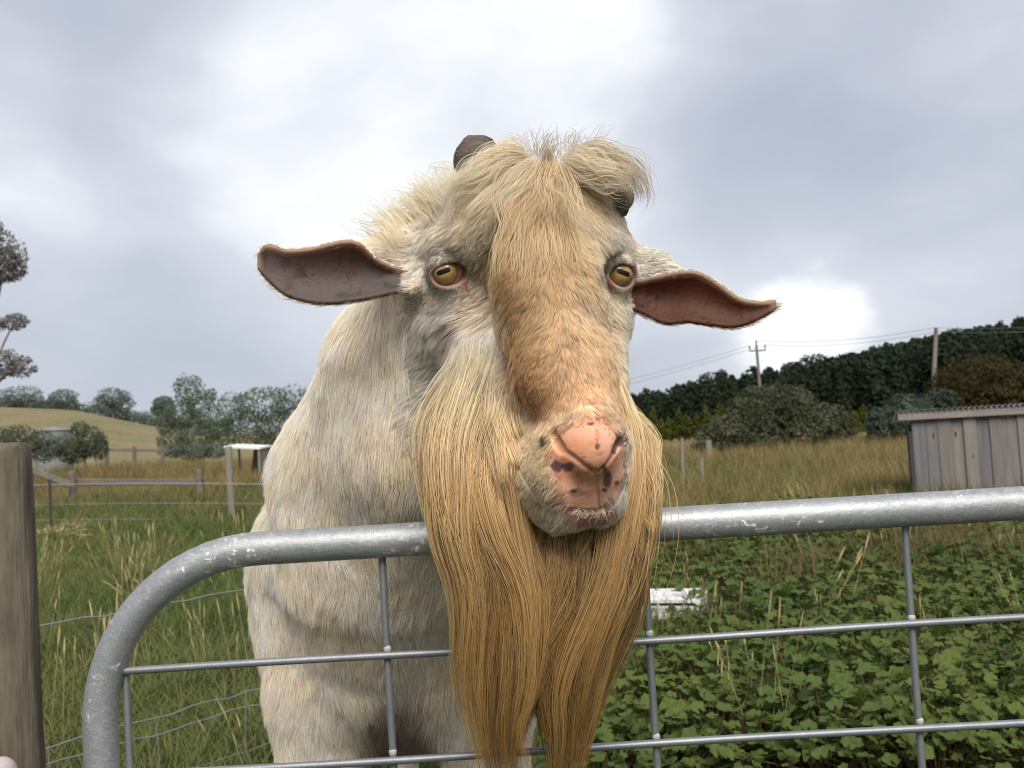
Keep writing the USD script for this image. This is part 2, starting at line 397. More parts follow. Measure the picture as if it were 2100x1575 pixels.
def instancer(path, protos, pos, idx, yaw, scl, tilt=None):
    """PointInstancer over prototype meshes [(name, mesh, material)] that stand under it."""
    pi = UsdGeom.PointInstancer.Define(stage, path)
    targets = []
    for nm, parts in protos:
        px_ = UsdGeom.Xform.Define(stage, f'{path}/kinds/{nm}')
        for pn, mesh, m in parts:
            v, f, _ = meshkit.arrays(mesh)
            usdkit.mesh(stage, f'{path}/kinds/{nm}/{pn}', (v, f), m)
        targets.append(px_.GetPath())
    pi.CreatePrototypesRel().SetTargets(targets)
    pi.CreatePositionsAttr(Vt.Vec3fArray.FromNumpy(np.asarray(pos, np.float32)))
    pi.CreateProtoIndicesAttr(Vt.IntArray.FromNumpy(np.asarray(idx, np.int32)))
    h = np.asarray(yaw) / 2
    tx = np.zeros_like(h) if tilt is None else np.asarray(tilt) / 2
    quat = [Gf.Quath(float(math.cos(a) * math.cos(b)), float(math.cos(a) * math.sin(b)), float(math.sin(a) * math.sin(b)), float(math.sin(a) * math.cos(b))) for a, b in zip(h, tx)]
    pi.CreateOrientationsAttr(Vt.QuathArray(quat))
    pi.CreateScalesAttr(Vt.Vec3fArray.FromNumpy(np.repeat(np.asarray(scl, np.float32)[:, None], 3, 1) if np.ndim(scl) == 1 else np.asarray(scl, np.float32)))
    return pi.GetPrim()


def blades(n, h0, h1, w, spread, r, bend=0.5, flop=0.0):
    """A tuft of n grass blades as narrow curved ribbons."""
    V, Fc = [], []
    for k in range(n):
        a = r.uniform(0, 6.28); rr = spread * math.sqrt(r.random())
        o = np.array([rr * math.cos(a), rr * math.sin(a), -0.02])
        b = r.uniform(0, 6.28); dr = np.array([math.cos(b), math.sin(b), 0]); sd = np.array([-dr[1], dr[0], 0])
        h = r.uniform(h0, h1); be = bend * r.uniform(0.3, 1.3)
        ts = [0, 0.35, 0.7, 1.0]
        base = len(V)
        for q_ in ts:
            c = o + np.array([0, 0, 1]) * h * (q_ - flop * q_ * q_ * 0.5) + dr * h * be * q_ ** 2
            ww = w * (1 - q_) ** 0.6
            if q_ < 1:
                V += [c - sd * ww, c + sd * ww]
            else:
                V.append(c)
        for s_ in range(2):
            Fc += [[base + 2 * s_, base + 2 * s_ + 1, base + 2 * s_ + 3], [base + 2 * s_, base + 2 * s_ + 3, base + 2 * s_ + 2]]
        Fc.append([base + 4, base + 5, base + 6])
    return np.array(V), np.array(Fc)


def seedheads(n, h0, h1, spread, r):
    V, Fc = [], []
    ms = []
    for k in range(n):
        a = r.uniform(0, 6.28); rr = spread * math.sqrt(r.random())
        o = np.array([rr * math.cos(a), rr * math.sin(a), 0]); h = r.uniform(h0, h1)
        ln = r.normal(0, 0.12, 2)
        top = o + np.array([ln[0] * h, ln[1] * h, h])
        ms.append(tube([o, (o + top) / 2 + [ln[0] * -.02, 0, 0], top], [0.0011, 0.0010, 0.0008], 3, caps=False))
        ms.append(tube([top, top + (top - o) * 0.05, top + (top - o) * 0.14, top + (top - o) * 0.20], [0.001, 0.0034, 0.0028, 0.0006], 5, caps=False))
    m = cat_(ms)
    return np.array(m.vertices), np.array(m.faces)


def mallow(n, spread, hmax, size, r):
    """A low plant of lobed round leaves on stalks: (leaves, stems)."""
    LV, LF, st = [], [], []
    th = np.linspace(0.32, 2 * np.pi - 0.32, 17)
    for k in range(n):
        a = r.uniform(0, 6.28); rr = spread * math.sqrt(r.random())
        h = hmax * r.uniform(0.35, 1.0) * (1 - 0.4 * (rr / spread) ** 2)
        c = np.array([rr * math.cos(a), rr * math.sin(a), h])
        out = np.array([math.cos(a), math.sin(a), 0])
        nor = unit(np.array([0, 0, 1.0]) + out * r.uniform(0.0, 0.7) + r.normal(0, 0.32, 3))
        ax = unit(np.cross(nor, np.cross(out, nor) + r.normal(0, 0.2, 3)))
        ay = np.cross(nor, ax)
        s_ = size * r.uniform(0.45, 1.25)
        rad_ = s_ * (0.5 + 0.050 * np.cos(5 * (th - np.pi)) + 0.022 * np.cos(15 * th + 0.4))
        cup = 0.16 * r.uniform(0.2, 1.5)
        b0 = len(LV)
        LV.append(c)
        for q_, t_ in zip(rad_, th):
            z = cup * q_ + 0.05 * s_ * math.cos(5 * (t_ - np.pi)) * 0.7
            LV.append(c - ax * q_ * math.cos(t_) * -1 + ay * q_ * math.sin(t_) + nor * z)
        for t_ in range(16):
            LF.append([b0, b0 + 1 + t_, b0 + 2 + t_])
        if k % 2 == 0:
            st.append(tube([np.array([rr * 0.25 * math.cos(a), rr * 0.25 * math.sin(a), -0.02]), c * [0.7, 0.7, 0.6], c], [0.0022, 0.0018, 0.0012], 4, caps=False))
    s_ = cat_(st)
    return (np.array(LV), np.array(LF)), (np.array(s_.vertices), np.array(s_.faces))
# ------------------------------------------------------------------ field gate in front of the goat
galv = usdkit.material(stage, '/World/Looks/galvanised_tube', {
    'g': ('geometry', {}), 'mp': ('mapping', {'scale': (1, 1, 1.5)}), 'n': ('noise_texture', {'scale': 105.0, 'detail': 6.0, 'roughness': 0.6, 'distortion': 0.9}), 'n2': ('noise_texture', {'scale': 9.0, 'detail': 5.0}), 'n3': ('noise_texture', {'scale': 600.0, 'detail': 2.0}),
    'mx': ('math', {'math_type': 'multiply_add', 'value2': 0.55}), 'sub': ('math', {'math_type': 'subtract', 'value2': 0.275}),
    'r': ('rgb_ramp', {'ramp': [(0.0, (0.20, 0.21, 0.22)), (0.40, (0.30, 0.315, 0.33)), (0.655, (0.36, 0.375, 0.385)), (0.70, (0.58, 0.58, 0.57)), (0.76, (0.80, 0.79, 0.76))]}),
    'r3': ('rgb_ramp', {'ramp': [(0.3, (0.82, 0.83, 0.85)), (0.7, (1.12, 1.11, 1.1))]}), 'm': ('mix_color', {'blend_type': 'multiply', 'fac': 1.0, 'use_clamp': False}),
    'mt': ('map_range', {'from_min': 0.60, 'from_max': 0.70, 'to_min': 0.55, 'to_max': 0.15, 'clamp': True}), 'b': ('bump', {'strength': 0.45, 'distance': 0.0010}),
    'p': ('principled_bsdf', {'metallic': 0.55, 'roughness': 0.52, 'specular_ior_level': 0.4})},
    [('g.position', 'mp.vector'), ('mp.vector', 'n.vector'), ('g.position', 'n2.vector'), ('g.position', 'n3.vector'), ('n2.fac', 'mx.value1'), ('n.fac', 'mx.value3'), ('mx.value', 'sub.value1'), ('sub.value', 'r.fac'), ('n3.fac', 'r3.fac'), ('r.color', 'm.a'), ('r3.color', 'm.b'), ('m.result', 'p.base_color'), ('sub.value', 'mt.value'), ('mt.result', 'p.metallic'), ('n.fac', 'b.height'), ('b.normal', 'p.normal')], surface='p.BSDF')
wire_mat = mat('gate_wire', (0.20, 0.215, 0.235), 0.5, var=(0.25, 0.26, 0.275), scale=40, metallic=0.6, bump=0.05, bump_scale=300)
weld_mat = mat('weld_spot', (0.46, 0.455, 0.45), 0.6, var=(0.4, 0.38, 0.36), scale=200, metallic=0.3)
GD = 0.98
A_, B_ = P(880, 1105, GD), P(2100, 1030, GD)
gdir = unit((B_ - A_) * [1, 1, 0]); GZ = float((A_[2] + B_[2]) / 2)
rt = 0.0168
gate = new_thing('field_gate', 'galvanised tube gate with wire mesh that the goat leans over', 'gate', (A_[0], A_[1], 0))


def on_gate(px, py):
    """Pixel -> (distance along the gate, height) in the gate's plane."""
    e = P(px, py, 1.0) - CE
    nrm = np.cross(gdir, [0, 0, 1.0])
    p = CE + e * (((A_ - CE) @ nrm) / (e @ nrm))
    return (p - A_) @ gdir, p[2]


def gp_(s, z, off=0.0):
    p = A_ + gdir * s
    return np.array([p[0], p[1] + off, z])


s_left = on_gate(206, 1480)[0]; s_right = s_left + 3.0
rb = 0.165
corner = [gp_(s_left + rb - rb * math.cos(t), GZ - rb + rb * math.sin(t)) for t in np.linspace(0, math.pi / 2, 18)]
lowc = [gp_(s_left + rb - rb * math.cos(t), 0.14 + rb - rb * math.sin(t)) for t in np.linspace(math.pi / 2, 0, 12)]
rc_ = [gp_(s_right - rb + rb * math.sin(t), GZ - rb + rb * math.cos(t)) for t in np.linspace(0, math.pi / 2, 12)]
rl_ = [gp_(s_right - rb + rb * math.cos(t), 0.14 + rb - rb * math.sin(t)) for t in np.linspace(0, math.pi / 2, 12)]
loop = [gp_(s_left + 1.5, 0.14)] + lowc + corner + [gp_(s_left + 0.6 + 0.3 * k, GZ) for k in range(8)] + rc_ + rl_ + [gp_(s_left + 1.55, 0.14)]
loop = np.array(loop)
seg = np.r_[0, np.cumsum(np.linalg.norm(np.diff(loop, axis=0), axis=1))]
uu_ = np.linspace(0, seg[-1], 420)
path_ = np.stack([np.interp(uu_, seg, loop[:, k]) for k in range(3)], 1)
fm = tube(path_, rt, 36)
fv = np.array(fm.vertices); fvn = np.array(fm.vertex_normals)
fm.vertices = fv + fvn * ((meshkit.fbm(fv * 90, 3, 6) - 0.5) * 0.0009)[:, None]
part(gate, 'frame', fm, galv, smooth=True)
rw = 0.0038
hz = [on_gate(*a)[1] for a in ((585, 1358), (585, 1570))]
hz = [np.mean([on_gate(*a)[1] for a in l]) for l in (((300, 1370), (790, 1350), (1600, 1298), (2090, 1266)), ((800, 1563), (1340, 1533), (1890, 1491), (2090, 1473)))]
step = hz[0] - hz[1]
zs_w = [hz[0] - step * k for k in range(9) if hz[0] - step * k > 0.17]
vs = [np.mean([on_gate(*a)[0] for a in l]) for l in (((776, 1180), (795, 1450)), ((1322, 1200), (1350, 1480)), ((1852, 1120), (1885, 1450)))]
sp_ = (vs[2] - vs[0]) / 2
r = np.random.default_rng(3)
for z in zs_w:
    n_ = 60
    pts_ = np.array([gp_(s, z + 0.0009 * math.sin(s * 9 + z * 40), -0.0) for s in np.linspace(s_left + rt * 0.6, s_right - rt * 0.6, n_)])
    part(gate, 'horizontal_wire', tube(pts_, rw, 10), wire_mat, smooth=True)
vx = [vs[1] + sp_ * k for k in range(-3, 9)]
vx = [x for x in vx if s_left + 0.06 < x < s_right - 0.05] + [s_left + rt + 0.0075]
for k, x in enumerate(sorted(vx)):
    top = GZ - rt * 0.7 if x > s_left + 0.15 else zs_w[0] + 0.002
    pts_ = np.array([gp_(x + 0.0007 * math.sin(z * 11 + k), z, 2 * rw - 0.001) for z in np.linspace(0.15, top, 40)])
    part(gate, 'upright_wire', tube(pts_, rw, 10), wire_mat, smooth=True)
    for z in zs_w[:3]:
        if x > s_left + 0.15:
            m = trimesh.creation.icosphere(2, 0.0040); m.vertices = m.vertices * [1.0, 0.7, 1.15] + gp_(x, z + 0.0058, 2 * rw - 0.0025)
            part(gate, 'weld', m, weld_mat, smooth=True)

# ------------------------------------------------------------------ big wooden post at the left edge
wood = mat('old_post_wood', (0.055, 0.047, 0.035), 0.9, var=(0.16, 0.138, 0.105), scale=24, stretch=(1, 1, 0.22), bump=0.9, bump_scale=60, bump_stretch=(1, 1, 0.08))
lichen = mat('mossy_post_wood', (0.16, 0.13, 0.10), 0.95, var=(0.10, 0.085, 0.06), scale=10, stretch=(1, 1, 0.2), bump=0.9, bump_scale=60, bump_stretch=(1, 1, 0.1))


def round_post(c0, h, r0, r1, seed, lean=(0, 0), sides=28, rings=26):
    q_ = np.linspace(-0.25, h, rings)
    pts_ = np.stack([c0[0] + lean[0] * q_, c0[1] + lean[1] * q_, c0[2] + q_], 1)
    m = tube(np.vstack([pts_, pts_[-1] + [0, 0, 0.012]]), np.r_[np.linspace(r0, r1, rings), r1 * 0.80], sides)
    v = np.array(m.vertices)
    a = np.arctan2(v[:, 1] - c0[1], v[:, 0] - c0[0])
    k = meshkit.fbm(np.stack([np.cos(a) * 3 + seed, np.sin(a) * 3, v[:, 2] * 1.3], 1), 4, seed) - 0.5
    crack = -0.06 * (np.abs(np.mod(a * 5.2 + 0.6 * np.sin(v[:, 2] * 4 + seed), 2 * np.pi) - np.pi) < 0.28)
    n_ = np.stack([np.cos(a), np.sin(a), a * 0], 1)
    m.vertices = v + n_ * ((k * 0.22 + crack) * r0)[:, None]
    return m


pc = P(18, 1250, 1.75)
post = new_thing('gate_post', 'thick weathered wooden post at the left edge beside the gate', 'post', (pc[0], pc[1], 0))
ptop = P(15, 922, 1.75)[2]
part(post, 'trunk', round_post((pc[0], pc[1], 0), ptop, 0.056, 0.047, 5), wood, smooth=40)
for z_ in (0.30,):
    part(post, 'staple', tube(bez([[pc[0] + 0.035, pc[1] - 0.05, z_], [pc[0] + 0.045, pc[1] - 0.066, z_ + 0.01], [pc[0] + 0.05, pc[1] - 0.045, z_ + 0.018]], 8), 0.002, 6), wire_mat)
kc = P(2, 1592, 1.20)
km = trimesh.creation.icosphere(4, 1.0); kv = np.array(km.vertices)
kv = kv * np.array([0.020, 0.019, 0.0235]) * (1 + 0.05 * (meshkit.fbm(kv * 1.5, 2, 3) - 0.5))[:, None]
kst = tube([kc - [0, 0, 0.6], kc - [0, 0, 0.2], kc], [0.017, 0.017, 0.0175], 18)
knob = new_thing('fingertip_standin', 'pale greyish pink rounded peg for a fingertip in front of the wooden post, bottom left corner', 'standin', (kc[0], kc[1], 0))  # made-up knob shape standing in for a fingertip
pale = mat('pale_standin', (0.36, 0.32, 0.325), 0.6, var=(0.40, 0.33, 0.32), scale=60)
part(knob, 'cap', (kv + kc, km.faces), pale, smooth=True); part(knob, 'shaft', kst, pale, smooth=True)

# ------------------------------------------------------------------ net fence leading away from the post, behind the goat
fw = mat('fence_wire', (0.30, 0.32, 0.33), 0.5, var=(0.22, 0.23, 0.24), scale=40, metallic=0.5)
N0, N1 = P(75, 1290, 2.6), P(500, 1205, 3.1)
nd = (N1 - N0) * [1, 1, 0]; nd /= np.linalg.norm(nd)
zt = (N0[2] + N1[2]) / 2
nf = new_thing('net_fence', 'wire net fence strung from the wooden post away behind the goat', 'fence', (N0[0], N0[1], 0))


def nfp(s, z):
    return np.array([N0[0] + nd[0] * s, N0[1] + nd[1] * s, z])


LEN = 2.25
for z_, w_ in ((zt, 0.0021), (0.315, 0.0019), (0.262, 0.0017), (0.12, 0.0016), (0.03, 0.0016)):
    r = np.random.default_rng(int(z_ * 1000))
    part(nf, 'wire', tube([nfp(s, z_ + 0.012 * math.sin(s * 1.3 + z_ * 9) * (z_ < zt) + 0.003 * r.normal()) for s in np.linspace(-0.9, LEN, 50)], w_, 6), fw, smooth=True)
for s in np.arange(-0.6, LEN, 0.31):
    part(nf, 'stay', tube([nfp(s, 0.0), nfp(s + 0.01 * math.sin(s * 7), 0.17), nfp(s, 0.318)], 0.0016, 6), fw, smooth=True)
for s in (2.15,):
    c = nfp(s, 0.0); c[1] += 0.06
    part(nf, 'post', round_post(c, 0.95, 0.045, 0.042, int(s * 10)), wood, smooth=40)

# ------------------------------------------------------------------ strained wire fence further back on the left
ironm = mat('dark_iron', (0.055, 0.058, 0.06), 0.6, var=(0.09, 0.075, 0.06), scale=20, metallic=0.3)
wf = new_thing('wire_fence', 'strained wire fence on a dark steel picket across the left paddock', 'fence', foot(105, 13.7))
pk = at_range(104, 1050, 13.7); pkt = at_range(100, 983, 13.7)[2]
pz = float(height(pk[0], pk[1]))
ysec = [(0.0, 0.0), (0.021, 0.006), (0.021, -0.002), (0.004, -0.004), (0.004, -0.026), (-0.004, -0.026), (-0.004, -0.004), (-0.021, -0.002), (-0.021, 0.006)]
from shapely.geometry import Polygon as _Pg
pm = trimesh.creation.extrude_polygon(_Pg(ysec), pkt - pz + 0.2, engine='earcut'); pm.apply_translation([pk[0], pk[1], pz - 0.2])
part(wf, 'picket', pm, ironm)
w0_, w1_ = at_range(-200, 995, 13.9), at_range(760, 991, 13.9)
for dz in (0.0, -0.28, -0.5):
    part(wf, 'wire', tube([w0_ + (w1_ - w0_) * t + [0, 0, dz - 0.01 * math.sin(t * 9)] for t in np.linspace(0, 1, 24)], 0.0075 if dz == 0 else 0.004, 6), fw, smooth=True)
pb = foot(468, 14.5); tz = at_range(464, 917, 14.5)[2]
greypost = mat('grey_post_wood', (0.23, 0.215, 0.18), 0.9, var=(0.15, 0.14, 0.115), scale=9, stretch=(1, 1, 0.15), bump=0.6)
single('fence_post', round_post(pb, tz - pb[2], 0.055, 0.05, 9), greypost, 'tall pale grey round post between the dark rail fence and the goat', 'post', smooth=40)

# dark timber rail fence
dkw = mat('dark_rail_wood', (0.10, 0.088, 0.075), 0.9, var=(0.16, 0.14, 0.115), scale=7, stretch=(0.3, 1, 1), bump=0.5)
rf_ = new_thing('rail_fence', 'low dark timber rail on two stout posts in the left paddock', 'fence', foot(405, 19.5))
ra, rb_ = at_range(135, 988, 19.6), at_range(418, 990, 19.6)
part(rf_, 'rail', box_between(ra, rb_, 0.07, 0.13), dkw)
for px_, top in ((145, 968), (405, 964)):
    b0 = foot(px_, 19.5); z1 = at_range(px_, top, 19.5)[2]
    part(rf_, 'post', round_post(b0, z1 - b0[2], 0.075, 0.068, px_), dkw, smooth=40)
sl = new_thing('leaning_plank', 'pale plank sloping down from the left onto the end of the dark rail', 'plank', at_range(140, 992, 19.2))
part(sl, 'board', box_between(at_range(40, 955, 18.6), at_range(142, 993, 19.3), 0.05, 0.12), greypost)

# second rail fence further off, under the dry hill
f2 = new_thing('rail_fence', 'distant thin dark rail fence below the dry hillside', 'fence', foot(275, 62))
part(f2, 'rail', box_between(at_range(205, 922, 62), at_range(345, 924, 62), 0.10, 0.16), dkw)
for px_ in (218, 274, 332):
    b0 = foot(px_, 62)
    part(f2, 'post', round_post(b0, at_range(px_, 916, 62)[2] - b0[2], 0.13, 0.12, px_, sides=10, rings=6), dkw)

# small animal shelter with a white roof
whitem = mat('white_sheet', (0.70, 0.70, 0.68), 0.55, var=(0.60, 0.60, 0.57), scale=4)
sh = new_thing('animal_shelter', 'small open shelter with a white flat roof in front of the bushy tree', 'shelter', foot(495, 33))
rA, rB = at_range(459, 915, 33), at_range(533, 918, 33.2)
back = np.array([0.1, 1.3, 0.06])
rv = np.array([rA, rB, rB + back, rA + back]); rv2 = rv - [0, 0, 0.06]
part(sh, 'roof', trimesh.convex.convex_hull(np.vstack([rv, rv2])), whitem)
for q_, nm in ((rA + [0.06, 0.06, 0], 'post'), (rB + [-0.06, 0.06, 0], 'post'), (rA + back + [0.06, -0.06, 0], 'post'), (rB + back + [-0.06, -0.06, 0], 'post')):
    part(sh, nm, box_between([q_[0], q_[1], -0.1], [q_[0], q_[1], q_[2] - 0.062], 0.07, 0.07, up=(0, 1, 0)), greypost)
part(sh, 'back_wall', box_between(rA + back + [0.5, -0.02, -0.6], rB + back + [0.0, -0.02, -0.6], 0.02, 1.0), greypost)
part(sh, 'side_wall', box_between(rB + [-0.03, 0.12, -0.58], rB + back + [-0.03, -0.1, -0.6], 0.02, 0.95), greypost)

# grey tank half hidden by the bushes
tkm = mat('grey_tank', (0.20, 0.21, 0.22), 0.5, var=(0.16, 0.165, 0.17), scale=3, metallic=0.0)
tc_ = foot(110, 55); tt_ = at_range(110, 884, 55)[2]
tk = new_thing('water_tank', 'pale grey round tank half hidden behind dark bushes at far left', 'tank', tc_)
zz = np.linspace(tc_[2], tt_, 60)
part(tk, 'wall', tube(np.stack([np.full(60, tc_[0]), np.full(60, tc_[1]), zz], 1), 1.0 + 0.006 * np.sin(np.arange(60) * 1.6), 40), tkm, smooth=30)
part(tk, 'roof', tube([[tc_[0], tc_[1], tt_ + 0.003], [tc_[0], tc_[1], tt_ + 0.05], [tc_[0], tc_[1], tt_ + 0.26]], [1.06, 1.05, 0.05], 40), tkm, smooth=30)

# ------------------------------------------------------------------ plank shed on the right
plank_mats = [mat(f'grey_plank_{k}', c, 0.85, var=v, scale=5, stretch=(5, 5, 0.35), detail=6, bump=0.5, bump_scale=30, bump_stretch=(4, 4, 0.25)) for k, (c, v) in enumerate((((0.131, 0.121, 0.112), (0.197, 0.187, 0.177)), ((0.108, 0.105, 0.105), (0.171, 0.167, 0.171)), ((0.164, 0.148, 0.128), (0.216, 0.203, 0.187)), ((0.125, 0.115, 0.108), (0.190, 0.171, 0.154))))]
knotm = mat('plank_knot', (0.030, 0.025, 0.021), 0.9)
sd_n = at_range(1868, 862, 10.6); sd_f = at_range(2180, 832, 10.1)
sdir = (sd_f - sd_n) * [1, 1, 0]; sdir /= np.linalg.norm(sdir); sb = np.array([-sdir[1], sdir[0], 0])
shed = new_thing('plank_shed', 'low shed of weathered grey upright planks with a corrugated roof edge', 'shed', (sd_n[0], sd_n[1], 0))
zt_ = sd_n[2]
r = np.random.default_rng(5)
xw = 0.0; k = 0
SHED_L = 3.4
while xw < SHED_L:
    w_ = r.uniform(0.085, 0.15)
    c = sd_n + sdir * (xw + w_ / 2) + sb * r.uniform(-0.006, 0.010) + sb * (0.014 if k % 2 else 0)
    top = zt_ - r.uniform(0.0, 0.02)
    m = box_between([c[0] + r.normal(0, 0.004), c[1], -0.05 + r.uniform(0, 0.04)], [c[0], c[1], top], w_ + (0.012 if k % 2 else -0.006), 0.022, up=tuple(sb))
    pp_ = part(shed, 'plank', m, plank_mats[r.integers(0, 4)])
    if k in (1, 3, 4, 8, 11, 15):
        kz = zt_ - r.uniform(0.08, 0.5)
        kn = trimesh.creation.icosphere(2, 1.0); kn.vertices = np.array(kn.vertices) @ np.array([sdir * r.uniform(0.005, 0.011), -sb * 0.003, [0, 0, r.uniform(0.014, 0.034)]]) + c - sb * 0.0115 + sdir * r.uniform(-0.02, 0.02) + np.array([0, 0, kz - c[2]])
        part(pp_, 'knot', kn, knotm, smooth=True)
    xw += w_ + 0.004; k += 1
DP = 1.7
back_m = plank_mats[1]
for s0_, s1_ in ((sd_n + sdir * 0.03 + sb * 0.03, sd_n + sdir * 0.03 + sb * DP), (sd_n + sdir * (SHED_L - 0.03) + sb * 0.03, sd_n + sdir * (SHED_L - 0.03) + sb * DP), (sd_n + sb * DP, sd_n + sdir * SHED_L + sb * DP)):
    zc = (zt_ - 0.12) / 2
    part(shed, 'wall', box_between([s0_[0], s0_[1], zc], [s1_[0], s1_[1], zc], 0.02, zt_ - 0.16), back_m)
fz = zt_ + 0.045
fa = sd_n - sdir * 0.13 - sb * 0.05; fb = sd_n + sdir * (SHED_L + 0.13) - sb * 0.05
part(shed, 'fascia', box_between([fa[0], fa[1], fz], [fb[0], fb[1], fz], 0.025, 0.085), mat('fascia_wood', (0.19, 0.165, 0.155), 0.85, var=(0.26, 0.23, 0.215), scale=6, stretch=(0.5, 0.5, 3), bump=0.4))
roofm = mat('corrugated_iron', (0.36, 0.36, 0.36), 0.45, var=(0.46, 0.45, 0.44), scale=5, metallic=0.5)
pitch_ = 0.054
ns = int((SHED_L + 0.30) / pitch_ * 8)
ss = np.linspace(-0.15, SHED_L + 0.15, ns)
wz = 0.0115 * np.cos(ss / pitch_ * 2 * np.pi)
rowsv = []
for dep, drop in ((-0.085, 0.0), (0.6, -0.05), (DP + 0.1, -0.13)):
    for th_ in (0.0, 0.004):
        rowsv.append(np.stack([sd_n[0] + sdir[0] * ss + sb[0] * dep, sd_n[1] + sdir[1] * ss + sb[1] * dep, fz + 0.0425 + 0.0135 + wz + drop + th_], 1))
rowsv = np.array(rowsv)   # rows: (dep0 bottom, dep0 top, dep1 bottom, ...)
V_ = rowsv.reshape(-1, 3); Fq = []
def strip(a, b):
    i_ = np.arange(ns - 1)
    return np.vstack([np.stack([a * ns + i_, a * ns + i_ + 1, b * ns + i_ + 1], 1), np.stack([a * ns + i_, b * ns + i_ + 1, b * ns + i_], 1)])
Fq = np.vstack([strip(1, 0), strip(0, 2), strip(2, 4), strip(3, 1), strip(5, 3), strip(4, 5)])
part(shed, 'roof', (V_, Fq), roofm, smooth=60)

# ------------------------------------------------------------------ white crate lying in the weeds
cm = mat('white_plastic', (0.70, 0.70, 0.70), 0.4, var=(0.60, 0.59, 0.57), scale=30)
c0 = on_ground(1268, 1262, 0.10); c1 = on_ground(1437, 1262, 0.10)
cx = unit((c1 - c0) * [1, 1, 0]); cy = np.array([-cx[1], cx[0], 0])
W_, H_, D_ = float(np.linalg.norm((c1 - c0)[:2])), 0.11, 0.30
zb = 0.075
cr = new_thing('plastic_crate', 'white slatted plastic crate turned over among the green weeds', 'crate', (c0[0], c0[1], 0))
def cpt(s, t, z):
    return np.array([c0[0], c0[1], 0]) + cx * s + cy * t + [0, 0, zb + z]
for t_ in (0.0, D_):
    part(cr, 'rim', box_between(cpt(-0.004, t_, H_ - 0.012), cpt(W_ + 0.004, t_, H_ - 0.012), 0.018, 0.022), cm)
    part(cr, 'slat', box_between(cpt(0.022, t_, H_ - 0.045), cpt(W_ - 0.022, t_, H_ - 0.045), 0.008, 0.016), cm)
    part(cr, 'slat', box_between(cpt(0.022, t_, 0.030), cpt(W_ - 0.022, t_, 0.030), 0.007, 0.050), cm)
    for s_ in (0.011, W_ - 0.011):
        part(cr, 'corner_post', box_between(cpt(s_, t_, -0.02), cpt(s_, t_, H_ - 0.024), 0.022, 0.020, up=tuple(cy)), cm)
    for s_ in np.linspace(0.08, W_ - 0.08, 5):
        part(cr, 'rib', box_between(cpt(s_, t_ - 0.006, 0.0), cpt(s_, t_ - 0.006, H_ - 0.024), 0.006, 0.005, up=tuple(cy)), cm)
for s_ in (0.0, W_):
    part(cr, 'end_panel', box_between(cpt(s_, 0.012, H_ * 0.5), cpt(s_, D_ - 0.012, H_ * 0.5), 0.010, H_ - 0.02), cm)
part(cr, 'base_panel', box_between(cpt(W_ / 2, 0.012, H_ - 0.004), cpt(W_ / 2, D_ - 0.012, H_ - 0.004), W_ - 0.02, 0.006), cm)

# ------------------------------------------------------------------ fence posts in the right paddock
for px_, top, bot, w_, lab in ((1455, 905, 962, 0.075, 'weathered fence post standing in the dry grass right of the goat'), (1570, 918, 944, 0.06, 'short thin stake under the large grey-green bush'), (1441, 942, 1002, 0.035, 'thin leaning stake nearer the goat than the weathered post'), (1402, 900, 1000, 0.03, 'slim pale stake close beside the goat beard')):
    b0 = on_ground(px_, bot); z1 = at_range(px_, top, b0[1])[2]
    single('fence_post', round_post(b0, z1 - b0[2], w_, w_ * 0.9, px_, lean=(0.03, 0), sides=12, rings=10), greypost, lab, 'post', smooth=40)

# ------------------------------------------------------------------ power poles and wires
polem = mat('pole_wood', (0.20, 0.185, 0.175), 0.9, var=(0.13, 0.12, 0.115), scale=3, stretch=(1, 1, 0.1))
insm = mat('insulator', (0.10, 0.09, 0.09), 0.3)
p1, p2 = foot(1566, 92), foot(1926, 76)
t1, t2 = at_range(1557, 707, 92), at_range(1920, 673, 76)
po = new_thing('power_pole', 'slim power pole with a crossarm rising behind the large bush', 'power pole', p1)
part(po, 'pole', tube([p1 - [0, 0, 1], [p1[0], p1[1], t1[2] * 0.5], [p1[0] - 0.05, p1[1], t1[2]]], [0.17, 0.15, 0.12], 12), polem, smooth=True)
az_ = at_range(1557, 719, 92)[2]
part(po, 'crossarm', box_between([p1[0] - 0.78, p1[1] - 0.16, az_], [p1[0] + 0.76, p1[1] - 0.16, az_], 0.12, 0.14), polem)
ins = []
for dx in (-0.74, 0.0, 0.72):
    zb_ = az_ + 0.07 if dx else t1[2] - 0.02
    c = np.array([p1[0] + dx - (0.05 if dx == 0 else 0), p1[1] - (0.16 if dx else 0), zb_])
    part(po, 'insulator', tube([c, c + [0, 0, 0.12], c + [0, 0, 0.26], c + [0, 0, 0.42], c + [0, 0, 0.46]], [0.03, 0.05, 0.085, 0.07, 0.02], 10), insm, smooth=True)
    ins.append(c + [0, 0, 0.44])
po2 = new_thing('power_pole', 'thicker plain power pole standing above the wooded rise at right', 'power pole', p2)
part(po2, 'pole', tube([p2 - [0, 0, 1], [p2[0], p2[1], t2[2] * 0.5], [t2[0], p2[1], t2[2]]], [0.19, 0.17, 0.15], 12), polem, smooth=True)
ins2 = []
for dz in (-0.12, -0.42):
    c = np.array([t2[0] - 0.15, p2[1] - 0.1, t2[2] + dz])
    part(po2, 'insulator', tube([c + [0.1, 0.05, 0], c, c + [-0.02, -0.02, 0.1], c + [-0.02, -0.02, 0.16]], [0.02, 0.03, 0.06, 0.03], 8), insm, smooth=True)
    ins2.append(c + [-0.02, -0.02, 0.15])
wirem = mat('power_wire', (0.16, 0.16, 0.17), 0.5)


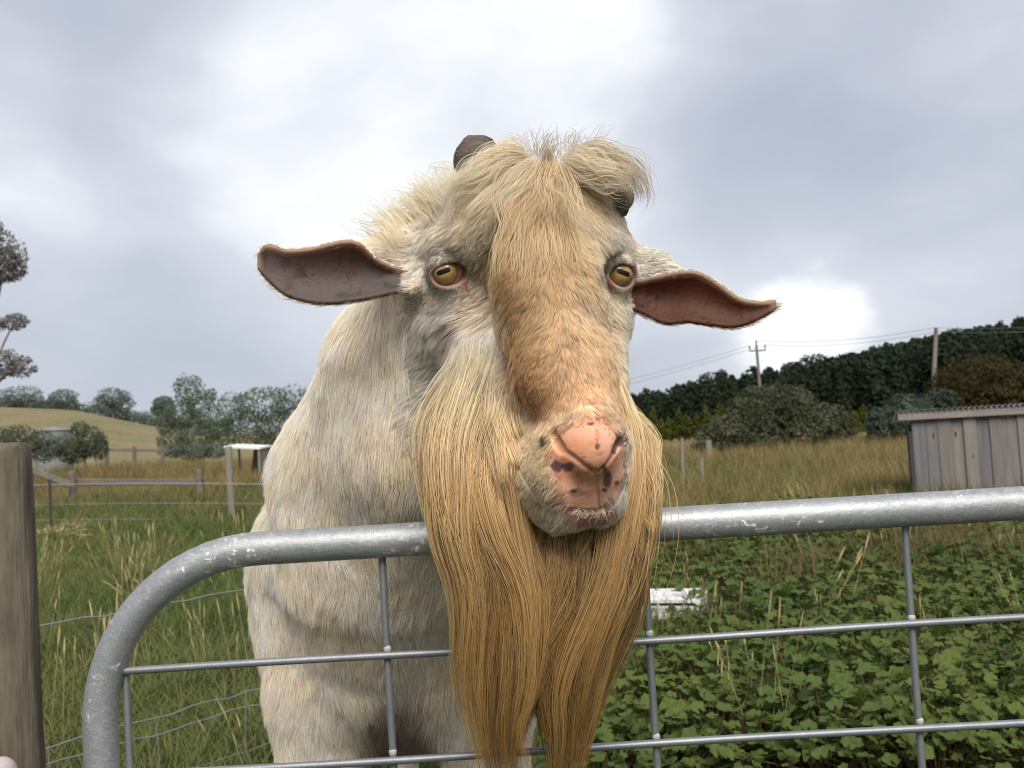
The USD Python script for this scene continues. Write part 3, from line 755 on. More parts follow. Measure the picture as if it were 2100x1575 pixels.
def span(a, b, sag_, name_label):
    a, b = np.asarray(a), np.asarray(b)
    single('power_wire', tube([a + (b - a) * t - [0, 0, sag_ * 4 * t * (1 - t)] for t in np.linspace(0, 1, 24)], 0.016, 5), wirem, name_label, 'wire', smooth=True)


farL = at_range(900, 862, 150)
span(farL + [0, 0, 0.6], ins[0], 0.9, 'upper thin power line running left from the crossarm pole')
span(farL + [1.5, 0, -0.2], ins[2], 0.9, 'lower thin power line running left from the crossarm pole')
span(ins[1], ins2[0], 0.5, 'upper thin power line between the two poles')
span(ins[2], ins2[1], 0.5, 'lower thin power line between the two poles')
farR = at_range(2400, 640, 60)
span(ins2[0], farR, 0.4, 'upper thin power line running right out of the picture')
span(ins2[1], farR - [0, 0, 0.35], 0.4, 'lower thin power line running right out of the picture')

# ------------------------------------------------------------------ trees and bushes
tree('gum_tree', 'sparse grey gum tree reaching in at the left edge of the sky', foot(-60, 26), pxblobs([(-30, 530, 78, 62), (-70, 470, 70, 50), (10, 545, 40, 38), (30, 660, 28, 16), (-10, 668, 26, 12), (-10, 745, 56, 30), (42, 752, 30, 22), (-110, 640, 70, 60), (-90, 760, 60, 40), (-160, 560, 90, 80)], 26, 0.9), 14000, 0.062, M['euc2'], M['palebark'], 0.13, seed=1, gap=0.36, droop=0.5, flat=2.4)
tree('gum_tree', 'upright gum with a rounded top left of the bushy tree', foot(390, 74), pxblobs([(386, 798, 33, 34), (372, 850, 40, 30), (410, 835, 30, 26), (432, 812, 14, 16), (360, 900, 40, 34), (400, 900, 42, 36), (340, 870, 22, 26), (425, 880, 26, 30)], 74), 9000, 0.10, M['euc'], M['palebark'], 0.16, seed=2, gap=0.40, droop=0.4, flat=2.0)
tree('bushy_tree', 'wide bushy grey-green tree behind the white roofed shelter', foot(545, 60), pxblobs([(540, 830, 62, 40), (480, 840, 44, 34), (600, 832, 50, 42), (515, 880, 60, 38), (585, 885, 66, 38), (640, 860, 60, 50), (465, 885, 36, 30), (450, 870, 30, 36), (700, 870, 60, 45)], 60), 14000, 0.095, M['euc'], M['bark'], 0.15, seed=3, gap=0.39, flat=1.8)
tree('roadside_bush', 'low dark shrub tangle right of the grey tank at far left', foot(175, 46), pxblobs([(180, 905, 34, 34), (150, 925, 36, 26), (205, 915, 16, 30), (165, 880, 20, 16)], 46), 6500, 0.065, M['darkbush'], M['bark'], 0.07, cat='bush', seed=4, crown='foliage')
tree('roadside_bush', 'dark shrub arching over in front of the grey tank', foot(40, 44), pxblobs([(30, 895, 44, 24), (60, 915, 40, 20), (10, 915, 40, 34), (90, 930, 36, 18), (84, 900, 26, 20), (126, 908, 24, 18), (105, 918, 30, 18)], 44), 6800, 0.065, M['darkbush'], M['bark'], 0.07, cat='bush', seed=5, crown='foliage')
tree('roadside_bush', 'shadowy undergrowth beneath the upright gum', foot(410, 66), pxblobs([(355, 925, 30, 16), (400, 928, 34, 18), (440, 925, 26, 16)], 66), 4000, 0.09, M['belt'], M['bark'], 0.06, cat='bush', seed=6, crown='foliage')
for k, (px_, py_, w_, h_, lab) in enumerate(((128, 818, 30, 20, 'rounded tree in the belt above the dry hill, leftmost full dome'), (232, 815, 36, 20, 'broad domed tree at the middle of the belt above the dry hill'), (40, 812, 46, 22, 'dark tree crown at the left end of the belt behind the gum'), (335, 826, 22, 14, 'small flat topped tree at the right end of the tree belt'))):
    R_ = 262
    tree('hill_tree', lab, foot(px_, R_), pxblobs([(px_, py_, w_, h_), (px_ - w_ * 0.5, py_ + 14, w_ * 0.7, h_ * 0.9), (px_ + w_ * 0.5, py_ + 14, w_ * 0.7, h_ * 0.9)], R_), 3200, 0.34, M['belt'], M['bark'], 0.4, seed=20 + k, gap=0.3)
r = np.random.default_rng(8)
bl = []
for px_ in np.arange(-260, 470, 15):
    base_y = np.interp(px_, [-260, 0, 150, 330, 470], [820, 845, 855, 878, 892]) - 14
    bl.append((px_, base_y + r.normal(0, 2), 22, 17 + r.normal(0, 2), r.uniform(0, 14)))
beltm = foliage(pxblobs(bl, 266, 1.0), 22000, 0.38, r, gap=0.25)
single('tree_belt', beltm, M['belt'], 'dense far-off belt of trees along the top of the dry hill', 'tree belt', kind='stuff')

tree('large_bush', 'large rounded grey-green bush in the right paddock below the power pole', foot(1600, 25), pxblobs([(1560, 842, 70, 52), (1620, 838, 60, 48), (1590, 812, 48, 26), (1500, 885, 60, 40), (1560, 892, 76, 44), (1650, 885, 74, 46), (1700, 868, 50, 44), (1720, 900, 40, 34), (1455, 905, 38, 26)], 25), 20000, 0.050, M['bush'], M['bark'], 0.09, cat='bush', seed=31, gap=0.42, crown='foliage', flat=1.9, freq=3.0)
tree('large_bush', 'blue-green bush half behind the left end of the plank shed', foot(1850, 24.5), pxblobs([(1870, 850, 58, 42), (1820, 875, 46, 44), (1900, 880, 60, 44), (1800, 905, 26, 22), (1930, 820, 34, 22)], 24.5), 13000, 0.050, M['bushblue'], M['bark'], 0.08, cat='bush', seed=32, gap=0.42, crown='foliage', flat=1.9, freq=3.0)
tree('brown_tree', 'rust and dark green tree behind the plank shed roof', foot(2010, 38), pxblobs([(2000, 775, 80, 50), (2060, 790, 80, 54), (1960, 800, 60, 50), (2030, 830, 110, 50), (1945, 840, 60, 40), (2130, 800, 80, 60)], 38), 15000, 0.085, M['brown'], M['bark'], 0.14, seed=33, gap=0.36, flat=1.7)
r = np.random.default_rng(12)
for k in range(12):
    px_ = 1340 + k * 13 + r.normal(0, 3); h = r.uniform(34, 62); by = np.interp(px_, [1340, 1500], [905, 895])
    tree('sapling', 'yellow-green sapling in the row beyond the large bush', foot(px_, 55), pxblobs([(px_, by - h * 0.35, 11, h * 0.35), (px_, by - h * 0.7, 8, h * 0.3), (px_, by - h * 0.95, 4, h * 0.2)], 55), 900, 0.11, M['lime'], M['bark'], 0.05, seed=40 + k, group='saplings in a row', gap=0.3)
for k, (px_, h) in enumerate(((1752, 60), (1770, 72), (1788, 58))):
    tree('sapling', 'yellow-green sapling in the gap between the two large bushes', foot(px_, 50), pxblobs([(px_, 905 - h * 0.35, 13, h * 0.35), (px_, 905 - h * 0.75, 8, h * 0.3)], 50), 1000, 0.10, M['lime'], M['bark'], 0.05, seed=60 + k, group='saplings between the bushes', gap=0.3)
for k, (px_, py_, w_, h_, lab) in enumerate(((1458, 783, 26, 12, 'open crowned gum on the ridge left of the crossarm pole'), (1672, 744, 28, 11, 'flat topped open gum on the ridge between the two poles'), (1625, 758, 22, 8, 'low round tree on the ridge just right of the crossarm pole'), (1480, 777, 12, 12, 'narrow dark tree beside the open gum on the ridge'), (1960, 690, 26, 9, 'dark tree crown on the ridge right of the thick pole'), (2040, 684, 34, 9, 'broad dark tree crown on the ridge at the right edge'))):
    R_ = 172
    tree('ridge_tree', lab, foot(px_, R_), pxblobs([(px_, py_ - 8, w_, h_), (px_ - w_ * 0.6, py_ - 3, w_ * 0.5, h_ * 0.8), (px_ + w_ * 0.6, py_ - 4, w_ * 0.5, h_ * 0.8)], R_), 420, 0.34, M['ridge'], M['bark'], 0.18, seed=70 + k, gap=0.42)
# the dark pine plantation on the rise
r = np.random.default_rng(9)
kinds = []
for k in range(4):
    hgt = 6.0
    bl_ = [((r.normal(0, .12), r.normal(0, .12), hgt * q_), (1.55 * (1.05 - q_ * 0.75), 1.55 * (1.05 - q_ * 0.75), 0.95)) for q_ in (0.2, 0.38, 0.56, 0.74, 0.9)]
    fo = foliage(bl_, 620, 0.42, np.random.default_rng(90 + k), gap=0.28)
    kinds.append((f'pine_{k}', [('crown', fo, M['pine']), ('trunk', tube([[0, 0, -0.5], [0, 0, hgt * 0.95]], [0.14, 0.03], 6), M['bark'])]))
pos = []
for _ in range(9000):
    az = r.uniform(1290, 2350); R_ = r.uniform(104, 176)
    x = (az - 1050) / 2000 * R_; y = R_
    pos.append((x, y))
    if len(pos) >= 1150:
        break
pos = np.array(pos); hz_ = height(pos[:, 0], pos[:, 1])
scl = r.uniform(0.75, 1.08, len(pos)) * np.interp(1050 + 2000 * pos[:, 0] / pos[:, 1], [1290, 1400, 1500, 2300], [0.72, 0.82, 0.95, 1.0])
pr = instancer('/World/pine_forest', kinds, np.c_[pos, hz_], r.integers(0, 4, len(pos)), r.uniform(0, 6.28, len(pos)), scl)
tag(pr, 'dark pine wood covering the rise at right', 'forest', kind='stuff')

# ------------------------------------------------------------------ grass and weeds
r = np.random.default_rng(14)


def scatter(n, az0, az1, r0, r1, power=1.0):
    az = r.uniform(az0, az1, n)
    R_ = np.sqrt(r.uniform(0, 1, n) * (r1 ** 2 - r0 ** 2) + r0 ** 2) if power == 1 else r0 + (r1 - r0) * r.random(n) ** power
    x = (az - 1050) / 2000 * R_
    return np.c_[x, R_, height(x, R_)]


def patch(p, seed, lo, hi, f=0.6):
    return sstep(lo, hi, meshkit.fbm(p * [f, f, 0], 3, seed))


def keep(p, prob):
    return p[r.random(len(p)) < prob]


def stuff(name, label, cat, kinds, pos, sc, tilt=0.12):
    n = len(pos)
    q_ = instancer('/World/' + name, kinds, pos, r.integers(0, len(kinds), n), r.uniform(0, 6.28, n), sc, r.normal(0, tilt, n))
    tag(q_, label, cat, kind='stuff')


G = [(f'tuft_{k}', [('blade', blades(50, 0.08, 0.22, 0.0034, 0.13, np.random.default_rng(100 + k), 0.95, 0.3), M['grass'])]) for k in range(4)]
p = np.vstack([scatter(3600, -150, 760, 2.6, 9.0), scatter(2600, -150, 760, 9, 22), scatter(1500, 760, 1250, 2.9, 12)])
stuff('green_grass', 'lush green grass filling the left paddock', 'grass', G, p, np.interp(np.hypot(p[:, 0], p[:, 1]), [3, 9, 22], [1.0, 1.15, 1.9]) * r.uniform(0.7, 1.25, len(p)))
S = [(f'seed_{k}', [('stalk', seedheads(5, 0.26, 0.48, 0.12, np.random.default_rng(120 + k)), M['straw'])]) for k in range(3)]
p = keep(np.vstack([scatter(110, -150, 700, 2.8, 9.0), scatter(60, 1180, 2250, 3.0, 9)]), 0.8)
stuff('seed_heads', 'pale dry seed stalks scattered through the grass', 'grass', S, p, r.uniform(0.6, 1.1, len(p)), 0.25)
T_ = [(f'dry_{k}', [('blade', blades(40, 0.18, 0.42, 0.0036, 0.16, np.random.default_rng(140 + k), 0.7), M['tan'])]) for k in range(4)]
p = np.vstack([keep(q_, 0.25 + 0.75 * patch(q_, 3, 0.35, 0.6)) for q_ in (scatter(4200, 880, 2350, 8.2, 28),)] + [keep(q_, patch(q_, 6, 0.42, 0.62, 0.25) * sstep(9, 20, q_[:, 1]) + 0.05) for q_ in (scatter(5200, -200, 900, 9, 48),)])
stuff('dry_grass', 'tan dry grass across the far parts of the paddock', 'grass', T_, p, np.interp(p[:, 1], [8, 20, 48], [0.75, 1.2, 2.2]) * r.uniform(0.6, 1.25, len(p)))
g2 = scatter(2600, 1150, 2350, 7.5, 25)
g2 = keep(g2, 0.15 + 0.75 * (1 - patch(g2, 3, 0.35, 0.6)))
G2 = [(f'tuft_{k}', [('blade', blades(40, 0.08, 0.26, 0.004, 0.15, np.random.default_rng(160 + k), 0.7), M['grass'])]) for k in range(3)]
stuff('mixed_grass', 'short green grass among the dry tufts of the right paddock', 'grass', G2, g2, np.interp(g2[:, 1], [8, 25], [0.9, 1.5]) * r.uniform(0.6, 1.2, len(g2)))
ML = []
for k in range(5):
    lv, stv = mallow(78, 0.25, 0.24, 0.043, np.random.default_rng(180 + k))
    ML.append((f'plant_{k}', [('leaf', lv, M['mallow']), ('stalk', stv, M['stem'])]))
m1 = scatter(1500, 1130, 2300, 2.9, 10.5)
m1 = keep(m1, (0.25 + 0.75 * patch(m1, 11, 0.36, 0.50, 0.9)) * sstep(11, 8, m1[:, 1]))
cxy = np.array([c0[0] + W_ / 2, c0[1] + 0.1])
fr = (np.abs(m1[:, 0] - cxy[0] * m1[:, 1] / cxy[1]) < 0.33) & (m1[:, 1] < cxy[1] + 0.3) & (m1[:, 1] > cxy[1] - 1.5)
m1 = m1[~(fr & (m1[:, 1] > cxy[1] - 0.9))]
stuff('mallow_weeds', 'broad leaved green weeds covering the right paddock', 'weeds', ML, m1, r.uniform(0.6, 1.25, len(m1)))
m2 = scatter(1700, 1130, 2300, 3.0, 11); 
stuff('undergrowth', 'grass showing between the broad leaved weeds', 'grass', [(n_, p_) for n_, p_ in G2], m2, r.uniform(0.5, 1.0, len(m2)))
M['broad'] = mat('broad_blade', (0.075, 0.105, 0.026), 0.6, var=(0.12, 0.135, 0.04), scale=1.1, island=(0.20, 0.20, 0.075), translucent=0.25, spec=0.12)
BL = [(f'clump_{k}', [('blade', blades(16, 0.10, 0.30, 0.0085, 0.10, np.random.default_rng(230 + k), 0.9, 0.3), M['broad'])]) for k in range(3)]
p = keep(scatter(620, 1130, 2300, 3.0, 10.5), 0.8)
stuff('broad_grass', 'coarse yellow-green grass clumps among the right paddock weeds', 'grass', BL, p, r.uniform(0.6, 1.2, len(p)), 0.3)
BW = [(f'weed_{k}', [('blade', blades(30, 0.2, 0.5, 0.004, 0.18, np.random.default_rng(200 + k), 0.5), M['brownweed'])]) for k in range(3)]
b1 = scatter(420, 1850, 2350, 5.5, 9.5); b1 = keep(b1, patch(b1, 17, 0.4, 0.6, 0.8))
b2 = scatter(420, 1250, 2250, 3.2, 9.5); b2 = keep(b2, patch(b2, 19, 0.48, 0.60, 1.2))
b1 = np.vstack([b1, b2])
stuff('brown_weeds', 'withered brown weeds in front of the plank shed', 'weeds', BW, b1, r.uniform(0.5, 1.0, len(b1)), 0.3)


def straw(name, label, px_, py_, w_, h_, n):
    c = on_ground(px_, py_)
    m = n
    a, b = r.normal(0, 0.42, m), r.normal(0, 0.42, m)
    s_ = c[1] / FPX
    o = np.c_[c[0] + a * w_ * s_, c[1] + b * h_ * c[1] / 180.0 * 2.0, np.zeros(m)]
    o[:, 2] = height(o[:, 0], o[:, 1]) + r.uniform(0.02, 0.13, m)
    t = r.uniform(0, np.pi, m); dr = np.c_[np.cos(t), np.sin(t), r.normal(0, 0.25, m)] * r.uniform(0.05, 0.14, m)[:, None]
    sd = np.c_[-np.sin(t), np.cos(t), np.zeros(m)] * 0.006 + np.array([0, 0, 0.004])
    V = np.stack([o - dr - sd, o + dr - sd, o + dr + sd, o - dr + sd], 1).reshape(-1, 3)
    i_ = np.arange(m)[:, None] * 4
    single(name, (V, np.vstack([i_ + [0, 1, 2], i_ + [0, 2, 3]])), M['straw'], label, 'straw', kind='stuff')


straw('straw_patch', 'pale straw strewn on the grass right of the wooden post', 122, 1100, 115, 16, 2600)
straw('straw_patch', 'smaller pale straw scatter near the dark rail fence', 318, 1040, 60, 10, 900)
# ------------------------------------------------------------------ the goat
rng = np.random.default_rng(11)


def px3(px, py, d, rpx):
    return P(px, py, d), rpx * d / FPX


def smin(a, b, k):
    h = np.clip(0.5 + 0.5 * (b - a) / k, 0, 1)
    return b + (a - b) * h - k * h * (1 - h)


def smax(a, b, k):
    return -smin(-a, -b, k)


def cap(p, a, b, ra, rb):
    ba = b - a
    h = np.clip((p - a) @ ba / (ba @ ba), 0, 1)
    return np.linalg.norm(p - a - h[:, None] * ba, axis=1) - (ra + (rb - ra) * h)


def ell(p, c, axes, r):
    q = (p - c) @ np.asarray(axes).T
    k0 = np.linalg.norm(q / r, axis=1); k1 = np.linalg.norm(q / np.square(r), axis=1)
    return k0 * (k0 - 1) / np.maximum(k1, 1e-9)


CAMAX = np.array([CR, CU, CF])
HEAD = [  # round cones: (px, py, depth, radius px) twice, blend
    ((1015, 465, 0.995, 110), (1168, 476, 0.990, 96), 0.02),
    ((1105, 482, 0.970, 116), (1130, 620, 0.902, 102), 0.03),
    ((1130, 620, 0.902, 102), (1160, 760, 0.858, 92), 0.025),
    ((1160, 760, 0.858, 92), (1200, 872, 0.822, 70), 0.02),
    ((1170, 955, 0.838, 94), (1222, 950, 0.832, 66), 0.02),
    ((1160, 1008, 0.856, 80), (1218, 1012, 0.852, 62), 0.022),
    ((990, 690, 0.982, 84), (1112, 950, 0.880, 70), 0.03),
    ((1215, 680, 0.985, 70), (1225, 930, 0.875, 58), 0.03),
    ((972, 545, 0.995, 83), (957, 655, 0.992, 66), 0.03),
    ((1206, 525, 1.005, 78), (1212, 640, 0.99, 58), 0.03),
    ((925, 512, 0.962, 42), (975, 500, 0.952, 48), 0.02),
    ((1245, 515, 0.968, 40), (1215, 505, 0.952, 44), 0.02),
]
EYE_L, EYE_R = P(918, 557, 0.956), P(1264, 561, 0.969)
ER = 0.0172


def ear_sheet(top, bot, d_top, d_bot, d_mid, nu=90, nv=40):
    """Mid surface of an ear from its top and bottom outline (pixels) and depths at the edges and the hollow."""
    T, B = bez(np.asarray(top, float), nu), bez(np.asarray(bot, float), nu)
    v = np.linspace(0, 1, nv)
    X = T[:, None] * (1 - v)[None, :, None] + B[:, None] * v[None, :, None]
    u = np.linspace(0, 1, nu)
    def f(a):
        return np.interp(u, np.linspace(0, 1, len(a)), a)[:, None]
    D = f(d_top) * (1 - v) + f(d_bot) * v + (f(d_mid)) * np.sin(np.pi * v) ** 0.8
    return P(X[..., 0], X[..., 1], D)


EAR_L = ear_sheet([(872, 556), (830, 556), (775, 535), (735, 502), (700, 498), (640, 512), (590, 516), (550, 506), (534, 522)],
                  [(872, 590), (838, 592), (790, 602), (745, 611), (690, 618), (640, 617), (590, 603), (555, 575), (534, 550)],
                  [0.985, 0.985, 0.972, 0.955, 0.95, 0.95, 0.95, 0.952, 0.957], [0.975, 0.97, 0.965, 0.96, 0.955, 0.95, 0.95, 0.955, 0.957], [0.0, 0.006, 0.014, 0.018, 0.016, 0.012, 0.008, 0.004, 0.0])
EAR_R = ear_sheet([(1262, 560), (1300, 578), (1345, 570), (1395, 560), (1432, 562), (1470, 583), (1515, 614), (1555, 622), (1586, 620)],
                  [(1262, 606), (1285, 622), (1320, 640), (1365, 660), (1410, 657), (1455, 663), (1505, 667), (1550, 653), (1586, 632)],
                  [1.0, 0.99, 0.975, 0.965, 0.96, 0.958, 0.955, 0.955, 0.957], [1.0, 0.99, 0.98, 0.972, 0.965, 0.96, 0.957, 0.955, 0.957], [0.0, 0.006, 0.012, 0.015, 0.013, 0.010, 0.006, 0.003, 0.0])
ear_pts = np.vstack([EAR_L.reshape(-1, 3), EAR_R.reshape(-1, 3)])
ear_tree = cKDTree(ear_pts)
EAR_BASE = [((905, 530, 1.03, 74), (800, 522, 1.015, 36)), ((800, 522, 1.015, 36), (725, 508, 0.985, 8)),
            ((1240, 540, 1.04, 66), (1330, 556, 1.02, 32)), ((1330, 556, 1.02, 32), (1402, 566, 0.988, 7))]
NECK = [((1000, 560, 1.07, 165), (852, 760, 1.17, 158)), ((852, 760, 1.17, 158), (768, 985, 1.29, 205)), ((985, 640, 1.04, 120), (870, 900, 1.13, 150)), ((870, 900, 1.13, 150), (806, 1240, 1.30, 140))]
BODY = [((708, 1135, 1.42, 180), (742, 1335, 1.40, 168)), ((905, 1180, 1.42, 222), (915, 1330, 1.40, 190)),
        ((800, 1150, 1.32, 215), (812, 1315, 1.345, 145))]
LEG_TOP = [P(652, 1440, 1.36), P(995, 1440, 1.36)]


def leg(top, knee, fet, foot, r):
    return [(top, knee, r[0], r[1]), (knee, fet, r[1] * 1.02, r[2]), (fet, foot, r[2] * 1.1, r[3])]


WC = P(810, 1240, 1.55)
LEGS = []
for i, t in enumerate(LEG_TOP):
    sx = -1 if i == 0 else 1
    LEGS += leg(t, np.array([t[0] - 0.01 * sx, t[1] - 0.01, 0.36]), np.array([t[0], t[1] + 0.01, 0.11]), np.array([t[0], t[1] - 0.03, 0.03]), (0.062, 0.036, 0.027, 0.034))
for sx in (-1, 1):
    h = np.array([WC[0] + 0.12 * sx, WC[1] + 0.88, 0.62])
    LEGS += [(h + [0, 0, 0.12], h + [0.02 * sx, -0.10, -0.08], 0.13, 0.085), (h + [0.02 * sx, -0.10, -0.08], h + [0, 0.08, -0.26], 0.08, 0.036), (h + [0, 0.08, -0.26], h + [0, 0.05, -0.51], 0.034, 0.026), (h + [0, 0.05, -0.51], h + [0, 0.01, -0.59], 0.03, 0.033)]
NOSTRIL = None


def sdf_base(p):
    d = None
    for a, b, k in HEAD:
        (pa, ra), (pb, rb) = px3(*a), px3(*b)
        e = cap(p, pa, pb, ra, rb)
        d = e if d is None else smin(d, e, k)
    # nasal pad and lips
    c, r = px3(1207, 915, 0.806, 62)
    d = smin(d, np.linalg.norm(p - c, axis=1) - r, 0.012)
    c, r = px3(1150, 915, 0.822, 42)
    d = smin(d, np.linalg.norm(p - c, axis=1) - r, 0.012)
    c, r = px3(1256, 905, 0.824, 34)
    d = smin(d, np.linalg.norm(p - c, axis=1) - r, 0.012)
    # lids
    for c in (EYE_L, EYE_R):
        d = smin(d, np.linalg.norm(p - c, axis=1) - (ER + 0.0030), 0.014)
    # ears
    e = None
    for a, b in EAR_BASE:
        (pa, ra), (pb, rb) = px3(*a), px3(*b)
        e = cap(p, pa, pb, ra, rb) if e is None else smin(e, cap(p, pa, pb, ra, rb), 0.02)
    d = smin(d, e, 0.022)
    near = (p[:, 1] < 1.12) & (p[:, 2] > 1.05)
    es = np.full(len(p), 1.0)
    if near.any():
        es[near] = ear_tree.query(p[near], workers=-1)[0] - 0.0029
    d = smin(d, es, 0.012)
    # neck, chest, trunk, legs
    for a, b in NECK:
        (pa, ra), (pb, rb) = px3(*a), px3(*b)
        d = smin(d, cap(p, pa, pb, ra, rb), 0.045)
    for a, b in BODY:
        (pa, ra), (pb, rb) = px3(*a), px3(*b)
        d = smin(d, cap(p, pa, pb, ra, rb), 0.055)
    t = smin(cap(p, WC, WC + [0, 0.45, -0.01], 0.21, 0.235), cap(p, WC + [0, 0.45, -0.01], WC + [0, 0.92, 0.02], 0.235, 0.17), 0.06)
    d = smin(d, t, 0.09)
    lg = None
    for a, b, ra, rb in LEGS:
        e = cap(p, np.asarray(a), np.asarray(b), ra, rb)
        lg = e if lg is None else smin(lg, e, 0.02)
    d = smin(d, lg, 0.045)
    tl = cap(p, WC + [0, 1.05, 0.12], WC + [0, 1.17, 0.16], 0.035, 0.015)
    return smin(d, tl, 0.04)


def seg_dist(p, poly):
    d = np.full(len(p), 9.0)
    for a, b in zip(poly[:-1], poly[1:]):
        ba = b - a
        h = np.clip((p - a) @ ba / (ba @ ba), 0, 1)
        d = np.minimum(d, np.linalg.norm(p - a - h[:, None] * ba, axis=1))
    return d


def march(px, py, fn, d0=0.70):
    """Depth at which the pixel's ray meets the surface."""
    px, py = np.atleast_1d(np.asarray(px, float)), np.atleast_1d(np.asarray(py, float))
    d = np.full(len(px), d0)
    for _ in range(70):
        s = fn(P(px, py, d))
        d = d + np.clip(s, -0.02, 0.05) * 0.85
    return d


def on_skin(pts, fn=sdf_base):
    pts = np.asarray(pts, float)
    return P(pts[:, 0], pts[:, 1], march(pts[:, 0], pts[:, 1], fn))


CREASE_L = on_skin(bez([(1134, 893), (1140, 912), (1162, 929), (1182, 943), (1199, 957), (1221, 970)], 14))
CREASE_R = on_skin(bez([(1278, 890), (1268, 915), (1254, 940), (1240, 958), (1224, 970)], 10))
NOST_L = on_skin([(1136, 893), (1141, 906), (1150, 918)]) + CF * 0.001
NOST_R = on_skin([(1277, 889), (1272, 903), (1266, 914)]) + CF * 0.001
PHIL = on_skin([(1222, 972), (1225, 992), (1227, 1018), (1228, 1040)])
LIP = on_skin(bez([(1064, 955), (1084, 994), (1112, 1024), (1150, 1043), (1195, 1050), (1235, 1046), (1262, 1030), (1283, 992)], 18))
EYE_OPEN = []
for c, ang, w, h, ax in ((EYE_L, 14, 0.0205, 0.0108, unit(unit(CE - EYE_L) + np.array([0.10, 0, -0.24]))), (EYE_R, -18, 0.0172, 0.0110, unit(unit(CE - EYE_R) + np.array([0.55, 0, -0.22])))):
    xx = unit(np.cross(ax, [0, 0, 1])) * -1
    yy = np.cross(ax, xx) * 1.0
    a = math.radians(ang)
    EYE_OPEN.append((c + ax * ER, np.array([xx * math.cos(a) + yy * math.sin(a), -xx * math.sin(a) + yy * math.cos(a), ax]), np.array([w, h, 0.016])))


def sdf(p):
    d = sdf_base(p)
    for c, axes, r in EYE_OPEN:
        d = smax(d, -ell(p, c, axes, r), 0.003)
    d = smax(d, -(seg_dist(p, CREASE_L) - 0.0019), 0.0035)
    d = smax(d, -(seg_dist(p, CREASE_R) - 0.0017), 0.0035)
    d = smax(d, -(seg_dist(p, NOST_L) - 0.0044), 0.003)
    d = smax(d, -(seg_dist(p, NOST_R) - 0.0038), 0.003)
    d = smax(d, -(seg_dist(p, PHIL) - 0.0008), 0.0015)
    return smax(d, -(seg_dist(p, LIP) - 0.0026), 0.003)


def axis_grid(lo, f0, f1, hi, h, grow, hmax):
    xs = list(np.arange(f0, f1, h))
    a, s = [], h
    x = f0
    while x > lo:
        s = min(s * grow, hmax); x -= s; a.append(x)
    b, s = [], h
    x = xs[-1]
    while x < hi:
        s = min(s * grow, hmax); x += s; b.append(x)
    return np.array(a[::-1] + xs + b)


def surface_nets(fn, xs, ys, zs, stride=6):
    nx, ny, nz = len(xs), len(ys), len(zs)
    ci, cj, ck = [np.unique(np.r_[np.arange(stride // 2, n, stride), n - 1]) for n in (nx, ny, nz)]
    G = np.stack(np.meshgrid(xs[ci], ys[cj], zs[ck], indexing='ij'), -1).reshape(-1, 3)
    cv = fn(G).reshape(len(ci), len(cj), len(ck)).astype(np.float32)
    near = [np.abs(np.arange(n)[:, None] - c[None]).argmin(1) for n, c in ((nx, ci), (ny, cj), (nz, ck))]
    V = cv[np.ix_(*near)]
    sp = [np.gradient(a) * stride for a in (xs, ys, zs)]
    diag = np.sqrt(sp[0][:, None, None] ** 2 + sp[1][None, :, None] ** 2 + sp[2][None, None, :] ** 2) * 0.62 + 0.004
    I = np.argwhere(np.abs(V) < diag)
    out = np.empty(len(I), np.float32)
    for s in range(0, len(I), 400000):
        q = I[s:s + 400000]
        out[s:s + 400000] = fn(np.stack([xs[q[:, 0]], ys[q[:, 1]], zs[q[:, 2]]], 1))
    V[I[:, 0], I[:, 1], I[:, 2]] = out
    S = V < 0
    c = S[:-1, :-1, :-1].astype(np.int8)
    tot = np.zeros(c.shape, np.int8)
    for a in (0, 1):
        for b in (0, 1):
            for d in (0, 1):
                tot += S[a:nx - 1 + a, b:ny - 1 + b, d:nz - 1 + d]
    cells = np.argwhere((tot > 0) & (tot < 8))
    idx = np.full(c.shape, -1, np.int32); idx[tuple(cells.T)] = np.arange(len(cells))
    acc = np.zeros((len(cells), 3)); cnt = np.zeros(len(cells))
    corners = [(a, b, d) for a in (0, 1) for b in (0, 1) for d in (0, 1)]
    for A in corners:
        for ax in range(3):
            if A[ax]:
                continue
            B = list(A); B[ax] = 1
            ia, ib = cells + A, cells + B
            va, vb = V[tuple(ia.T)], V[tuple(ib.T)]
            m = (va < 0) != (vb < 0)
            t = np.where(m, va / np.where(m, va - vb, 1), 0)[:, None]
            pa = np.stack([xs[ia[:, 0]], ys[ia[:, 1]], zs[ia[:, 2]]], 1); pb = np.stack([xs[ib[:, 0]], ys[ib[:, 1]], zs[ib[:, 2]]], 1)
            acc += np.where(m[:, None], pa + (pb - pa) * t, 0); cnt += m
    v = acc / cnt[:, None]
    F = []
    for ax in range(3):
        e = np.argwhere(np.diff(S, axis=ax))
        o = [k for k in range(3) if k != ax]
        ok = (e[:, o[0]] > 0) & (e[:, o[1]] > 0) & (e[:, o[0]] < S.shape[o[0]] - 1) & (e[:, o[1]] < S.shape[o[1]] - 1)
        e = e[ok]
        inside = S[tuple(e.T)]
        q = []
        for da, db in ((-1, -1), (0, -1), (0, 0), (-1, 0)):
            k = e.copy(); k[:, o[0]] += da; k[:, o[1]] += db
            q.append(idx[tuple(k.T)])
        q = np.stack(q, 1)
        flip = inside ^ (ax == 1)
        q[~flip] = q[~flip][:, ::-1]
        F.append(q)
    F = np.vstack(F)
    return v, np.vstack([F[:, [0, 1, 2]], F[:, [0, 2, 3]]])


def grad(p, fn, e=0.0012):
    g = np.stack([fn(p + np.eye(3)[k] * e) - fn(p - np.eye(3)[k] * e) for k in range(3)], 1)
    return g / (np.linalg.norm(g, axis=1, keepdims=True) + 1e-12)


